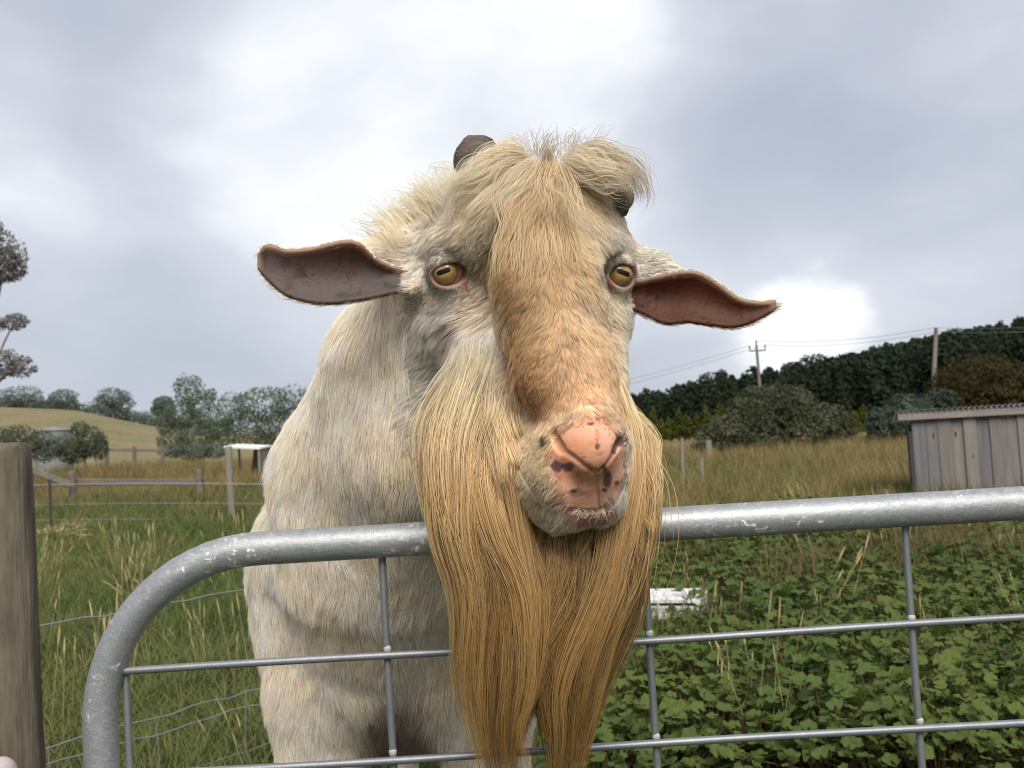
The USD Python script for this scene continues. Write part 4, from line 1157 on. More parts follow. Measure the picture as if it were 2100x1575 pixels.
xs = axis_grid(-0.40, -0.275, 0.285, 0.32, 0.0030, 1.10, 0.012)
ys = axis_grid(0.70, 0.74, 1.05, WC[1] + 1.30, 0.0030, 1.06, 0.022)
zs = axis_grid(-0.02, 0.90, 1.34, 1.45, 0.0030, 1.06, 0.014)
gv, gf = surface_nets(sdf, xs, ys, zs)
gm = trimesh.Trimesh(gv, gf, process=False)
if gm.volume < 0:
    gm.invert()
keep = max(gm.split(only_watertight=False), key=lambda m: len(m.faces)) if False else gm
gv, gf = np.array(gm.vertices), np.array(gm.faces)
# finer triangles on the face, then pulled back onto the surface
u_, v_, d_ = project(gv)
fc = (u_ > 1040) & (u_ < 1310) & (v_ > 860) & (v_ < 1100) & (d_ < 0.87)
fc |= (np.hypot(u_ - 916, v_ - 557) < 60) & (d_ < 1.0)
fc |= (np.hypot(u_ - 1272, v_ - 561) < 50) & (d_ < 1.01)
gv, gf = trimesh.remesh.subdivide(gv, gf, np.nonzero(fc[gf].all(1))[0])
for _ in range(2):
    s = sdf(gv); g = grad(gv, sdf); gv = gv - g * np.clip(s, -0.003, 0.003)[:, None] * 0.9
gn = grad(gv, sdf)
print('goat', len(gv), len(gf))


def smoothstep(a, b, x):
    t = np.clip((x - a) / (b - a), 0, 1)
    return t * t * (3 - 2 * t)


def lerp(a, b, t):
    return a + (b - a) * np.asarray(t)[..., None]


BRIDGE_C = bez([(1085, 470), (1128, 620), (1155, 750), (1205, 880)], 40)
SPOTS = [(1142, 956, 12, 12), (1167, 958, 14, 10), (1245, 978, 9, 20), (1240, 962, 7, 10), (1259, 920, 6, 12), (1119, 898, 8, 9), (1272, 895, 9, 20), (1180, 1010, 18, 9), (1176, 1008, 8, 5), (1110, 1010, 26, 10), (1135, 1025, 24, 8), (1240, 1005, 5, 4), (1265, 990, 4, 4), (1210, 868, 8, 4), (1225, 915, 4, 6)]


def pigment(p, n):
    """Skin and coat colour (albedo) of the goat at surface points, by anatomy (in the portrait's own coordinates); also bareness and hair length."""
    u, v, d = project(p)
    N = meshkit.fbm(p * 60, 3, 5)[:, None]; N2 = meshkit.fbm(p * 14, 3, 9)[:, None]
    NF = meshkit.fbm(p * 260, 3, 12)
    white = np.array([0.93, 0.855, 0.76]); cream = np.array([0.90, 0.80, 0.675])
    c = white + (cream - white) * smoothstep(0.42, 0.68, N2[:, 0])[:, None]
    front = d < 1.06
    fh = smoothstep(190, 90, np.abs(u - 1110)) * smoothstep(700, 600, v) * front
    c = lerp(c, np.array([0.80, 0.665, 0.475]), fh * 0.85)
    # tan saddle of the nose bridge
    bc = np.interp(v, BRIDGE_C[:, 1], BRIDGE_C[:, 0])
    hw = np.interp(v, [380, 480, 560, 700, 800, 860], [60, 95, 108, 118, 122, 118])
    tan = smoothstep(1.12, 0.72, np.abs(u - bc) / hw) * smoothstep(370, 520, v) * smoothstep(905, 840, v) * front
    tancol = lerp(np.array([0.47, 0.30, 0.135]), np.array([0.80, 0.61, 0.40]), smoothstep(-0.8, 0.55, (u - bc) / hw))
    pinkish = smoothstep(640, 860, v)[:, None] * np.array([0.07, -0.01, -0.02])
    c = lerp(c, tancol + pinkish, tan * 0.95)
    mt = smoothstep(100, 60, np.abs(u - 1200)) * smoothstep(800, 860, v) * smoothstep(920, 890, v) * front
    c = lerp(c, np.array([0.80, 0.60, 0.42]), mt * 0.9)
    # muzzle sides: cream tan
    ms = smoothstep(150, 90, np.hypot((u - 1090), (v - 900) * 0.75)) * front * (1 - tan)
    c = lerp(c, np.array([0.74, 0.58, 0.36]), ms * 0.8)
    # grey skin round the eyes and on the cheek below
    grey = np.maximum(smoothstep(78, 30, np.hypot(u - 912, (v - 552) * 1.1)), smoothstep(62, 25, np.hypot(u - 1262, v - 552))) * front * 0.8
    grey = np.maximum(grey, smoothstep(80, 20, np.hypot((u - 925) * 1.2, v - 660)) * front * 0.6)
    grey = np.maximum(grey, smoothstep(60, 20, np.hypot(u - 975, (v - 520) * 0.8)) * front * 0.5)
    c = lerp(c, np.array([0.22, 0.19, 0.165]), grey * smoothstep(0.35, 0.6, N[:, 0]))
    # tear track
    tr = smoothstep(15, 5, np.abs(u - (942 + (v - 560) * 0.62))) * smoothstep(560, 575, v) * smoothstep(612, 595, v) * front
    c = lerp(c, np.array([0.50, 0.27, 0.19]), tr)
    # inside of the ears
    de, ie = ear_tree.query(p)
    inner = (de < 0.0065) & ((p - ear_pts[ie]) @ CF < -0.0002) & ((u < 835) | (u > 1292)) & (d < 1.03)
    nu = 90 * 40
    vv = (ie % nu) % 40 / 39.0; uu = (ie % nu) // 40 / 89.0
    rim = smoothstep(0.02, 0.09, vv) * smoothstep(1.02, 0.95, uu)
    earc = np.where((u > 1100)[:, None], np.array([0.075, 0.032, 0.020]), np.array([0.085, 0.070, 0.064]))
    bl = smoothstep(0.56, 0.74, meshkit.fbm(p * 80, 3, 3))
    earc = earc * (1 - 0.4 * bl[:, None])
    rimc = np.array([0.27, 0.20, 0.15])
    c = np.where(inner[:, None], lerp(np.broadcast_to(rimc, earc.shape), earc, rim), c)
    # nose pad and lips: bare pink skin with dark spots
    pad = smoothstep(1.12, 0.80, np.hypot((u - 1206) / 80.0, (v - 950) / 100.0) + (N[:, 0] - 0.5) * 0.34 + (NF - 0.5) * 0.2) * (d < 0.87)
    pink = lerp(np.array([0.66, 0.32, 0.20]), np.array([0.72, 0.42, 0.32]), smoothstep(0.35, 0.65, N2[:, 0])) + (N - 0.5) * np.array([0.22, 0.22, 0.20])
    pink = lerp(pink, np.array([0.50, 0.20, 0.11]), smoothstep(0.58, 0.72, meshkit.fbm(p * 120, 3, 15)) * 0.7)
    pink = lerp(pink, np.array([0.16, 0.08, 0.07]), smoothstep(0.70, 0.78, NF) * 0.6)
    c = lerp(c, pink, pad)
    low = smoothstep(10, 3, np.abs(v - (1059 - np.abs(u - 1205) ** 2 * 0.0045))) * smoothstep(75, 40, np.abs(u - 1200)) * (d < 0.87)
    c = lerp(c, np.array([0.46, 0.25, 0.18]), low)
    c = lerp(c, np.array([0.48, 0.26, 0.19]), smoothstep(0.0042, 0.0022, seg_dist(p, LIP)))
    for a, b, rx, ry in SPOTS:
        w = smoothstep(1.25, 0.7, np.hypot((u - a) / rx, (v - b) / ry) + (N[:, 0] - 0.5) * 1.0 + (NF - 0.5) * 0.9) * (d < 0.87)
        c = lerp(c, np.array([0.06, 0.042, 0.045]), w * (0.5 if rx > 15 else 0.88))
    for poly, rr in ((CREASE_L, 0.0030), (CREASE_R, 0.0026), (PHIL, 0.0014), (NOST_L, 0.0060), (NOST_R, 0.0052)):
        w = smoothstep(rr, rr * 0.35, seg_dist(p, poly))
        c = lerp(c, np.array([0.17, 0.055, 0.03]), w * 0.85)
    # eyelid margins: dark line and bare
    lid = np.zeros(len(p))
    for cc, axes, r in EYE_OPEN:
        e = ell(p, cc, axes, r * np.array([1.0, 1.0, 1.6]))
        lid = np.maximum(lid, smoothstep(0.0030, 0.0008, e))
    c = lerp(c, np.array([0.36, 0.225, 0.19]), lid)
    c = lerp(c, np.array([0.06, 0.045, 0.042]), smoothstep(0.0012, 0.0004, np.abs(lid - 0.45) * 0.004) * (lid > 0) * smoothstep(556, 545, v))
    for cx, cy in ((955, 572), (1247, 577)):
        w = smoothstep(16, 6, np.hypot(u - cx, v - cy)) * front
        c = lerp(c, np.array([0.48, 0.22, 0.18]), w)
    # underside between the forelegs: deep shade of the gap painted into the coat colour
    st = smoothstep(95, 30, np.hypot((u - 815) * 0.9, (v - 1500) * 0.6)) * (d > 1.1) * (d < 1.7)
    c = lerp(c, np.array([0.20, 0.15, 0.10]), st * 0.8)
    hoof = p[:, 2] < 0.05
    c[hoof] = np.array([0.05, 0.045, 0.04])
    lipm = smoothstep(0.0068, 0.0042, seg_dist(p, LIP))
    bare = np.maximum.reduce([lipm, pad * 1.0, inner * 0.7, lid * 1.0, hoof * 1.0, tr * 0.7])
    bare = np.maximum(bare, smoothstep(0.0190, 0.0176, np.minimum(np.linalg.norm(p - EYE_L, axis=1), np.linalg.norm(p - EYE_R, axis=1))))
    return np.clip(c, 0.02, 0.94), bare, inner, pad


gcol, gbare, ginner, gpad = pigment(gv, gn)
GOAT_LOC = np.array([WC[0], WC[1], 0.0])
goat = new_thing('goat', 'cream white billy goat with a long golden beard resting its head over the metal gate', 'goat', GOAT_LOC)
skin_mat = usdkit.material(stage, '/World/Looks/goat_skin', {
    'a': ('attribute', {'attribute': 'skin'}), 'g': ('geometry', {}), 'n': ('noise_texture', {'scale': 900.0, 'detail': 3.0}), 'n2': ('noise_texture', {'scale': 260.0, 'detail': 3.0}),
    'add': ('math', {'math_type': 'multiply_add', 'value2': 0.5}), 'b': ('bump', {'strength': 0.35, 'distance': 0.0016}),
    'p': ('principled_bsdf', {'roughness': 0.62, 'specular_ior_level': 0.18, 'subsurface_weight': 0.12, 'subsurface_scale': 0.004})},
    [('a.color', 'p.base_color'), ('g.position', 'n.vector'), ('g.position', 'n2.vector'), ('n.fac', 'add.value1'), ('n2.fac', 'add.value3'), ('add.value', 'b.height'), ('b.normal', 'p.normal')], surface='p.BSDF')
hair_mat = usdkit.material(stage, '/World/Looks/goat_hair', {
    'a': ('attribute', {'attribute': 'hcol'}), 'p': ('principled_bsdf', {'roughness': 0.5, 'specular_ior_level': 0.3}),
    't': ('translucent_bsdf', {}), 'm': ('mix_closure', {'fac': 0.38})},
    [('a.color', 'p.base_color'), ('a.color', 't.color'), ('p.BSDF', 'm.closure1'), ('t.BSDF', 'm.closure2')], surface='m.closure')
body_path = part(goat, 'body', (gv, gf), skin_mat, smooth=False, attrs={'skin': gcol})
_bm = UsdGeom.Mesh.Get(stage, body_path)
_bm.CreateNormalsAttr(Vt.Vec3fArray.FromNumpy(gn.astype(np.float32))); _bm.SetNormalsInterpolation('vertex')

# eyes: amber with a bar pupil
es = trimesh.creation.icosphere(6, 1.0)
ev = np.array(es.vertices)
for c, tilt, gaze in ((EYE_L, 14, unit(unit(CE - EYE_L) + np.array([-0.24, 0, 0.02]))), (EYE_R, -20, unit(unit(CE - EYE_R) + np.array([0.42, 0, 0.02])))):
    gx = unit(np.cross([0, 0, 1], gaze)); gx = -gx if gx[0] < 0 else gx
    gy = np.cross(gaze, gx); gy = gy if gy[2] > 0 else -gy
    a = math.radians(tilt)
    gx, gy = gx * math.cos(a) + gy * math.sin(a), -gx * math.sin(a) + gy * math.cos(a)
    X, Y, Z = ev @ gx, ev @ gy, ev @ gaze
    rr = np.hypot(X, Y)
    Nn = meshkit.fbm(np.stack([np.arctan2(Y, X) * 6, rr * 3, Z * 0], 1), 3, 2)[:, None]
    col = np.broadcast_to(np.array([0.40, 0.24, 0.20]), ev.shape).copy()
    iris = smoothstep(0.76, 0.70, rr) * (Z > 0)
    ic = lerp(np.array([0.36, 0.225, 0.080]), np.array([0.25, 0.135, 0.045]), smoothstep(0.3, 0.75, rr)) * (0.75 + 0.5 * Nn)
    col = lerp(col, ic, iris)
    col = lerp(col, np.array([0.03, 0.015, 0.01]), smoothstep(0.07, 0.0, np.abs(rr - 0.75)) * (Z > 0) * 0.7)
    pupil = smoothstep(1.15, 0.95, (np.abs(X / 0.40) ** 4 + np.abs(Y / 0.14) ** 4)) * (Z > 0)
    col = lerp(col, np.array([0.006, 0.007, 0.012]), pupil)
    em = usdkit.material(stage, '/World/Looks/goat_eye', {'a': ('attribute', {'attribute': 'skin'}), 'p': ('principled_bsdf', {'roughness': 0.12, 'specular_ior_level': 0.5, 'coat_weight': 0.25})}, [('a.color', 'p.base_color')], surface='p.BSDF')
    bulge = 1 + 0.05 * smoothstep(0.75, 1.0, Z)
    part(goat, 'eye', (c + ev * ER * bulge[:, None], es.faces), em, smooth=True, attrs={'skin': col})

# horns: short, dark, ridged and worn
horn_mat = mat('horn', (0.06, 0.048, 0.042), 0.6, var=(0.15, 0.115, 0.09), scale=60, stretch=(1, 1, 3), bump=0.6, bump_scale=160)


def horn(p, r):
    c = bez(p, 40)
    t = np.linspace(0, 1, 40)
    m = tube(c, np.interp(t, np.linspace(0, 1, len(r)), r) * (1 + 0.07 * np.sin(t * 44)), 22)
    v = np.array(m.vertices)
    k = meshkit.fbm(v * 120, 3, 8) - 0.5
    m.vertices = v + (v - c[np.abs(((v[:, None] - c[None]) ** 2).sum(-1)).argmin(1)]) * k[:, None] * 0.28
    return m


part(goat, 'horn', horn([P(1010, 400, 0.985), P(990, 350, 0.99), P(976, 324, 1.01), P(990, 310, 1.045), P(1025, 330, 1.075)], [0.026, 0.025, 0.0215, 0.016, 0.007]), horn_mat, smooth=True)
part(goat, 'horn', horn([P(1195, 458, 0.985), P(1240, 432, 0.975), P(1266, 412, 0.975), P(1276, 402, 0.995), P(1272, 408, 1.03)], [0.021, 0.0185, 0.015, 0.011, 0.006]), horn_mat, smooth=True)

# nearest visible depth of the goat's surface, for laying long hair on top of it
DM_S = 8
_u, _v, _d = project(gv)
DM = np.full((220, 300), 9.0)
_ok = (_u > 0) & (_u < 2399) & (_v > 0) & (_v < 1759)
np.minimum.at(DM, ((_v[_ok] / DM_S).astype(int), (_u[_ok] / DM_S).astype(int)), _d[_ok])


def depth_at(px, py):
    return DM[np.clip((np.asarray(py) / DM_S).astype(int), 0, 219), np.clip((np.asarray(px) / DM_S).astype(int), 0, 299)]
# ------------------------------------------------------------------ coat, beard, forelock
tri = gv[gf]
farea = 0.5 * np.linalg.norm(np.cross(tri[:, 1] - tri[:, 0], tri[:, 2] - tri[:, 0]), axis=1)
fcen = tri.mean(1)
fnor = gn[gf].mean(1); fnor /= np.linalg.norm(fnor, axis=1, keepdims=True) + 1e-9
fu, fv_, fd = project(fcen)
fbare = gbare[gf].mean(1)
facing = -np.einsum('ij,ij->i', fnor, (fcen - CE) / np.linalg.norm(fcen - CE, axis=1, keepdims=True))
is_head = (fd < 1.03) & (fv_ < 1110) & (fu > 840)
is_ear = ((fu < 850) & (fv_ < 640) & (fd < 1.03)) | ((fu > 1290) & (fd < 1.05) & (fv_ < 700))
seen = smoothstep(-0.45, -0.05, facing) * (fd < 1.75)
seen = np.where(is_head & (fv_ > 980), 1.0, seen)
dens = np.where(is_head | is_ear, 1.4e6, 0.42e6) * (0.12 + 0.88 * seen)
dens = np.where(fd > 1.62, 0.030e6, dens)
fbridge = is_head & (fv_ > 560)
dens = np.where(fbridge, dens * 1.35, dens)
dens *= np.clip(1 - fbare, 0.0, 1)
dens = np.where(fcen[:, 2] < 0.45, 0.04e6, dens)
wgt = farea * dens
NS = int(wgt.sum()); print('strands', NS)
fi = rng.choice(len(gf), NS, p=wgt / wgt.sum())
b = rng.random((NS, 2)); b[b.sum(1) > 1] = 1 - b[b.sum(1) > 1]
bw = np.stack([1 - b.sum(1), b[:, 0], b[:, 1]], 1)
rp = (gv[gf[fi]] * bw[:, :, None]).sum(1); rn = (gn[gf[fi]] * bw[:, :, None]).sum(1); rn /= np.linalg.norm(rn, axis=1, keepdims=True)
rc, rbare, rinner, rpad = pigment(rp, rn)
u, v, d = project(rp)
head, ear, far = is_head[fi], is_ear[fi], fd[fi] > 1.62
DOWN = -CU
bc = np.interp(v, BRIDGE_C[:, 1], BRIDGE_C[:, 0])
side = np.clip((u - bc) / 120.0, -1.6, 1.6)
T = DOWN[None] * 1.0 + CR[None] * (np.sign(side) * np.abs(side) ** 0.8 * 0.95)[:, None]
topw = smoothstep(520, 400, v)[:, None]
T = np.where(head[:, None], T * (1 - 0.3 * topw) + CR[None] * (side * 0.6)[:, None] * topw, T)
body_dir = DOWN[None] * 1.0 + CR[None] * ((u - 800) / 420.0)[:, None] * 0.35 - CF[None] * 0.05
T = np.where((head | ear)[:, None], T, body_dir)
T = np.where(far[:, None], DOWN[None] * 0.6 + CF[None] * 0.8, T)
T = np.where(ear[:, None], np.where((u < 1050)[:, None], -CR, CR)[:, None, :][:, 0] * 1.0 + DOWN[None] * 0.12, T)
nz = np.stack([meshkit.fbm(rp * 22 + k * 7.3, 3, 20 + k) - 0.5 for k in range(3)], 1)
nz2 = np.stack([meshkit.fbm(rp * 75 + k * 3.1, 2, 30 + k) - 0.5 for k in range(3)], 1)
amp = np.where(head | ear, 0.9, 1.5)[:, None]
T = T + nz * amp + nz2 * np.where(head | ear, 0.8, 0.35)[:, None] + rng.normal(0, 0.10, (NS, 3))
T -= rn * (T * rn).sum(1, keepdims=True); T /= np.linalg.norm(T, axis=1, keepdims=True) + 1e-9
L = np.full(NS, 0.031)
L = np.where(far, 0.06, L)
hl = np.interp(v, [330, 420, 520, 620, 760, 850, 900, 1000, 1070], [0.030, 0.026, 0.017, 0.0125, 0.0105, 0.0075, 0.006, 0.006, 0.010])
sidecheek = smoothstep(0.95, 1.5, np.abs(side))
hl = np.where(v < 700, hl * (1 - 0.35 * sidecheek), hl)
chk = head & (v > 640) & (v < 960) & (side < -0.75) & (u < 1060)
hl = np.where(chk, 0.022, hl)
hl = np.where((v > 1000) & (u < 1290), np.maximum(hl, 0.011), hl)
L = np.where(head, hl, L)
neckup = (~head) & (~ear) & (d < 1.25) & (v < 700)
L = np.where(neckup, 0.034, L)
L = np.where(ear, np.where(rinner, 0.0035, 0.011), L)
L = L * (1 - 0.55 * np.clip(gbare[gf[fi]].mean(1), 0, 1))
eyed = np.minimum(np.hypot(u - 916, v - 557), np.hypot(u - 1270, v - 561))
L = np.where(head, L * (0.38 + 0.62 * smoothstep(36, 85, eyed)), L)
L = np.where(rp[:, 2] < 0.45, 0.014, L)
L *= rng.uniform(0.65, 1.25, NS)
lift = np.where(head | ear, 0.30, 0.26) + rng.normal(0, 0.10, NS) + (meshkit.fbm(rp * 40, 2, 41) - 0.5) * 0.45
lift = np.where(neckup & (u < 960) & (v < 520), lift + 0.35, lift)
lift = lift + np.where(head & ((v > 840) | (eyed < 100)), 0.22, 0)
lift = np.clip(lift, 0.15, 0.95)
K = 5
s = np.linspace(0, 1, K)
pts = rp[:, None] - rn[:, None] * 0.0004 + L[:, None, None] * (T[:, None] * (s * 0.96)[None, :, None] + rn[:, None] * (lift[:, None] * (s - 0.45 * s ** 2)[None])[..., None])
sag = np.where(head | ear, 0.03, 0.16)
pts += DOWN[None, None] * (L * sag)[:, None, None] * (s ** 2)[None, :, None]
# clumps: tips lean together
for frac, pull in ((14, 0.40), (90, 0.22)):
    cen = rng.choice(NS, NS // frac, replace=False)
    own = cen[cKDTree(rp[cen]).query(rp, workers=-1)[1]]
    near = (np.linalg.norm(rp - rp[own], axis=1) < 0.03) & ((rn * rn[own]).sum(1) > 0.5) & (np.abs(L - L[own]) < 0.6 * L)
    shift = (pts[own] - pts) * (s ** 1.5)[None, :, None] * (pull * np.where(head | ear, 1.0, 0.55))[:, None, None]
    pts += np.where(near[:, None, None], shift, 0)
tone = 1 + rng.normal(0, 1, NS) * np.where(head, 0.17, 0.10) + (meshkit.fbm(rp * 420, 2, 51) - 0.5) * np.where(head, 0.35, 0.0) + (meshkit.fbm(rp * 130, 2, 50) - 0.5) * np.where(head, 0.5, 0.25)
hc = rc * np.clip(tone, 0.45, 1.45)[:, None]
warm = np.clip(rng.normal(0, 0.05, NS) + (meshkit.fbm(rp * 30, 2, 52) - 0.5) * 0.25, -0.2, 0.25)
hc = hc * np.stack([1 + warm * 0.3, 1 + warm * 0.0, 1 - warm * 0.9], 1)
dark = (rng.random(NS) < np.where(head & (eyed < 110), 0.16, np.where(head, 0.04, 0.01)))
hc[dark] *= 0.35
cols = hc[:, None] * (0.90 + 0.14 * s)[None, :, None]
w0 = np.where(head | ear, 0.00036, 0.00050) * rng.uniform(0.7, 1.3, NS)
w0 = np.where(far, 0.0035, w0)
wid = w0[:, None] * np.array([0.9, 1.0, 0.9, 0.65, 0.2])[None]
curves(goat, 'fur', pts, wid, np.clip(cols, 0.012, 0.94), hair_mat, kind='stuff')


def lock(path, n, radii, col, width=0.0007, k=18, wave=0.0, stagger=0.0, flat=0.55, frizz=0.0006):
    """n strands along one guide path of world points; radii at root .. tip."""
    g = bez(path, k)
    t = np.linspace(0, 1, k)
    r = np.interp(t, np.linspace(0, 1, len(radii)), radii)
    tan = np.gradient(g, axis=0); tan /= np.linalg.norm(tan, axis=1, keepdims=True) + 1e-9
    sx = np.cross(tan, CF); sx /= np.linalg.norm(sx, axis=1, keepdims=True) + 1e-9
    sy = np.cross(tan, sx)
    a = rng.uniform(0, 2 * np.pi, n); q = np.sqrt(rng.random(n))
    ox, oy = q * np.cos(a), q * np.sin(a) * flat
    ph = rng.uniform(0, 6.28, (n, 2)); fr = rng.uniform(0.6, 1.8, n)
    wv = wave * np.sin(ph[:, :1] + fr[:, None] * t[None] * 6.28) * t[None]
    wv2 = wave * np.sin(ph[:, 1:] + fr[:, None] * t[None] * 5.1) * t[None]
    fz = frizz * np.sin(rng.uniform(0, 6.28, (n, 1)) + rng.uniform(9, 22, (n, 1)) * t[None]) * np.minimum(1, t * 3)[None]
    fz2 = frizz * np.sin(rng.uniform(0, 6.28, (n, 1)) + rng.uniform(9, 22, (n, 1)) * t[None]) * np.minimum(1, t * 3)[None]
    wv, wv2 = wv + fz, wv2 + fz2
    end = rng.uniform(0.55, 1.0, n) ** 0.8
    X = g[None] + sx[None] * (ox[:, None] * r[None] + wv)[..., None] + sy[None] * (oy[:, None] * r[None] + wv2 * 0.6)[..., None]
    # shorten: resample every strand on [0, end]
    t0 = rng.uniform(0.0, stagger, n)
    tt = t0[:, None] + (end - t0)[:, None] * t[None]
    i = np.clip((tt * (k - 1)).astype(int), 0, k - 2); f = (tt * (k - 1) - i)[..., None]
    rows = np.arange(n)[:, None]
    X = X[rows, i] * (1 - f) + X[rows, i + 1] * f
    C = col(tt, n)
    W = width * rng.uniform(0.7, 1.3, n)[:, None] * np.interp(t, [0, 0.12, 0.75, 1], [0.25, 1, 0.85, 0.12])[None]
    return X, W, C


def ramp(tt, stops):
    at = [x[0] for x in stops]; c = np.array([x[1] for x in stops])
    return np.stack([np.interp(tt, at, c[:, j]) for j in range(3)], -1)


YS = [650, 750, 850, 950, 1050, 1100, 1150, 1200, 1250, 1300, 1350, 1400, 1450, 1500, 1575, 1680]
XL = [1000, 905, 872, 872, 884, 893, 914, 934, 942, 940, 934, 936, 946, 958, 980, 1000]
XR = [1262, 1292, 1335, 1356, 1350, 1344, 1336, 1326, 1306, 1284, 1268, 1254, 1236, 1216, 1196, 1180]
DY = [0.925, 0.905, 0.885, 0.872, 0.864, 0.864, 0.866, 0.868, 0.87, 0.872, 0.874, 0.876, 0.878, 0.88, 0.884, 0.888]


def beard_path(root, y_end, s0, s1, deep, swing, join=170):
    """From a root (x, y, depth) to y_end; s = place across the beard (0 left .. 1 right)."""
    x0, y0, d0 = root
    y = np.linspace(y0, y_end, 9)
    t = np.linspace(0, 1, 9)
    sv = s0 + (s1 - s0) * smoothstep(0.15, 0.9, t) + swing * np.sin(t * 5.0 + swing * 60)
    sv = np.clip(sv, 0.0, 1.0)
    gap = smoothstep(1400, 1560, y) * 0.30            # the beard parts into two tails
    gc = 0.54
    sv = np.where(sv < gc, sv * (1 - gap * 0.5 / gc * 1.0), 1 - (1 - sv) * (1 - gap * 0.5 / (1 - gc)))
    xl, xr = np.interp(y, YS, XL), np.interp(y, YS, XR)
    x = xl + (xr - xl) * sv
    w = smoothstep(0, join, y - y0)
    x = x0 * (1 - w) + x * w
    dd = np.interp(y, YS, DY) + deep
    dd = d0 * (1 - w) + dd * w
    q = depth_at(x, y)
    over = (q < 1.0) & (y < 1010) & ((x < 1060) | (y < 700))
    dd = np.where(over, np.minimum(dd, q - 0.0035 - 0.008 * rng.random()), dd)
    return P(x, y, dd)


def beard_col(y0, y1, base):
    def f(tt, n):
        y = y0 + (y1 - y0) * tt
        g = (y - 680) / 880.0
        c = ramp(g, [(0.0, (0.88, 0.80, 0.66)), (0.16, (0.80, 0.66, 0.46)), (0.42, (0.66, 0.475, 0.245)), (0.7, (0.48, 0.31, 0.125)), (1.0, (0.33, 0.20, 0.065))])
        m = np.clip(base + rng.normal(0, 0.24, (n, 1)), 0.3, 1.25)
        h = rng.normal(0, 0.06, (n, 1))
        return np.clip(c * (m * np.ones_like(tt))[..., None] * np.stack([1 + 0 * h, 1 + h * 0.6, 1 + h * 1.8], -1), 0.01, 0.9)
    return f


B = []


def in_poly(n, poly):
    from shapely.geometry import Polygon, Point
    g = Polygon(poly); x0, y0, x1, y1 = g.bounds; o = []
    while len(o) < n:
        q = (rng.uniform(x0, x1), rng.uniform(y0, y1))
        if g.contains(Point(q)):
            o.append(q)
    return np.array(o)


left = in_poly(230, [(1008, 664), (962, 696), (925, 740), (903, 800), (898, 880), (930, 960), (1048, 990), (1052, 900), (1042, 820), (1020, 740)])
dl = depth_at(left[:, 0], left[:, 1])
for (x, y), dd in zip(left, dl):
    if dd > 1.0:
        continue
    s0 = np.clip((x - 890) / 160 * 0.34 + rng.normal(0.0, 0.07) - 0.16 * smoothstep(800, 680, y), 0, 0.44)
    s1 = np.clip(s0 * 1.15 + rng.normal(0.02, 0.10), 0, 0.62)
    ye = rng.choice([rng.uniform(1040, 1300), rng.uniform(1280, 1500), rng.uniform(1480, 1680)], p=[0.34, 0.36, 0.30])
    deep = rng.uniform(-0.012, 0.05)
    rr = rng.uniform(0.004, 0.011)
    B.append(lock(beard_path((x, y, dd - 0.002), ye, s0, s1, deep, rng.normal(0, 0.02)), int(rng.uniform(70, 125)), (rr * 2.2, rr * 1.7, rr * 1.3, rr * 0.8, rr * 0.3), beard_col(y, ye, rng.normal(1.0, 0.17)), 0.00046, 14, 0.0022, stagger=0.10))
right = in_poly(64, [(1225, 680), (1240, 760), (1255, 850), (1268, 900), (1268, 985), (1240, 985), (1225, 800)])
for (x, y) in right:
    dd = rng.uniform(0.915, 0.965)
    s0 = np.clip(rng.uniform(0.80, 1.0), 0, 1); s1 = np.clip(s0 + rng.normal(-0.04, 0.07), 0.5, 1.0)
    ye = rng.choice([rng.uniform(1030, 1250), rng.uniform(1200, 1420), rng.uniform(1420, 1660)], p=[0.35, 0.40, 0.25])
    rr = rng.uniform(0.004, 0.010)
    B.append(lock(beard_path((x, y, dd), ye, s0, s1, rng.uniform(-0.005, 0.055), rng.normal(0, 0.015), join=115), int(rng.uniform(70, 120)), (rr * 1.4, rr * 1.5, rr * 1.2, rr * 0.8, rr * 0.3), beard_col(y, ye, rng.normal(1.0, 0.17)), 0.00046, 14, 0.002))
for k in range(120):
    x, y = rng.uniform(1075, 1275), rng.uniform(1005, 1070)
    dd = rng.uniform(0.865, 0.93)
    s0 = np.clip((x - 880) / 470 + rng.normal(0, 0.05), 0.25, 0.95); s1 = np.clip(s0 + rng.normal(-0.02, 0.12), 0.12, 0.96)
    ye = rng.choice([rng.uniform(1180, 1350), rng.uniform(1320, 1500), rng.uniform(1480, 1690)], p=[0.2, 0.4, 0.4])
    rr = rng.uniform(0.004, 0.011)
    B.append(lock(beard_path((x, y, dd), ye, s0, s1, rng.uniform(0.0, 0.06), rng.normal(0, 0.03), join=120), int(rng.uniform(70, 125)), (rr, rr * 1.4, rr * 1.2, rr * 0.8, rr * 0.3), beard_col(y, ye, rng.normal(0.84, 0.2)), 0.00046, 14, 0.0025))
for k in range(14):      # single stray hairs
    s_ = rng.choice([rng.uniform(0, 0.05), rng.uniform(0.93, 1.0)])
    y = rng.uniform(700, 850); x = 985 if s_ < 0.5 else 1245
    ye = rng.uniform(1000, 1500)
    B.append(lock(beard_path((x, y, 0.94), ye, s_, np.clip(s_ + rng.normal(0, 0.1), 0, 1), 0.0, 0.0) + CR * rng.normal(0, 0.006), 4, (0.004, 0.008, 0.014, 0.014, 0.012), beard_col(y, ye, 1.1), 0.0005, 14, 0.004))
curves(goat, 'beard', np.vstack([b[0] for b in B]), np.vstack([b[1] for b in B]), np.vstack([b[2] for b in B]), hair_mat, kind='stuff')
print('beard', sum(len(b[0]) for b in B))

# forelock: tufts from the poll over the brow, swept to both sides, and loose hairs standing up
F = []


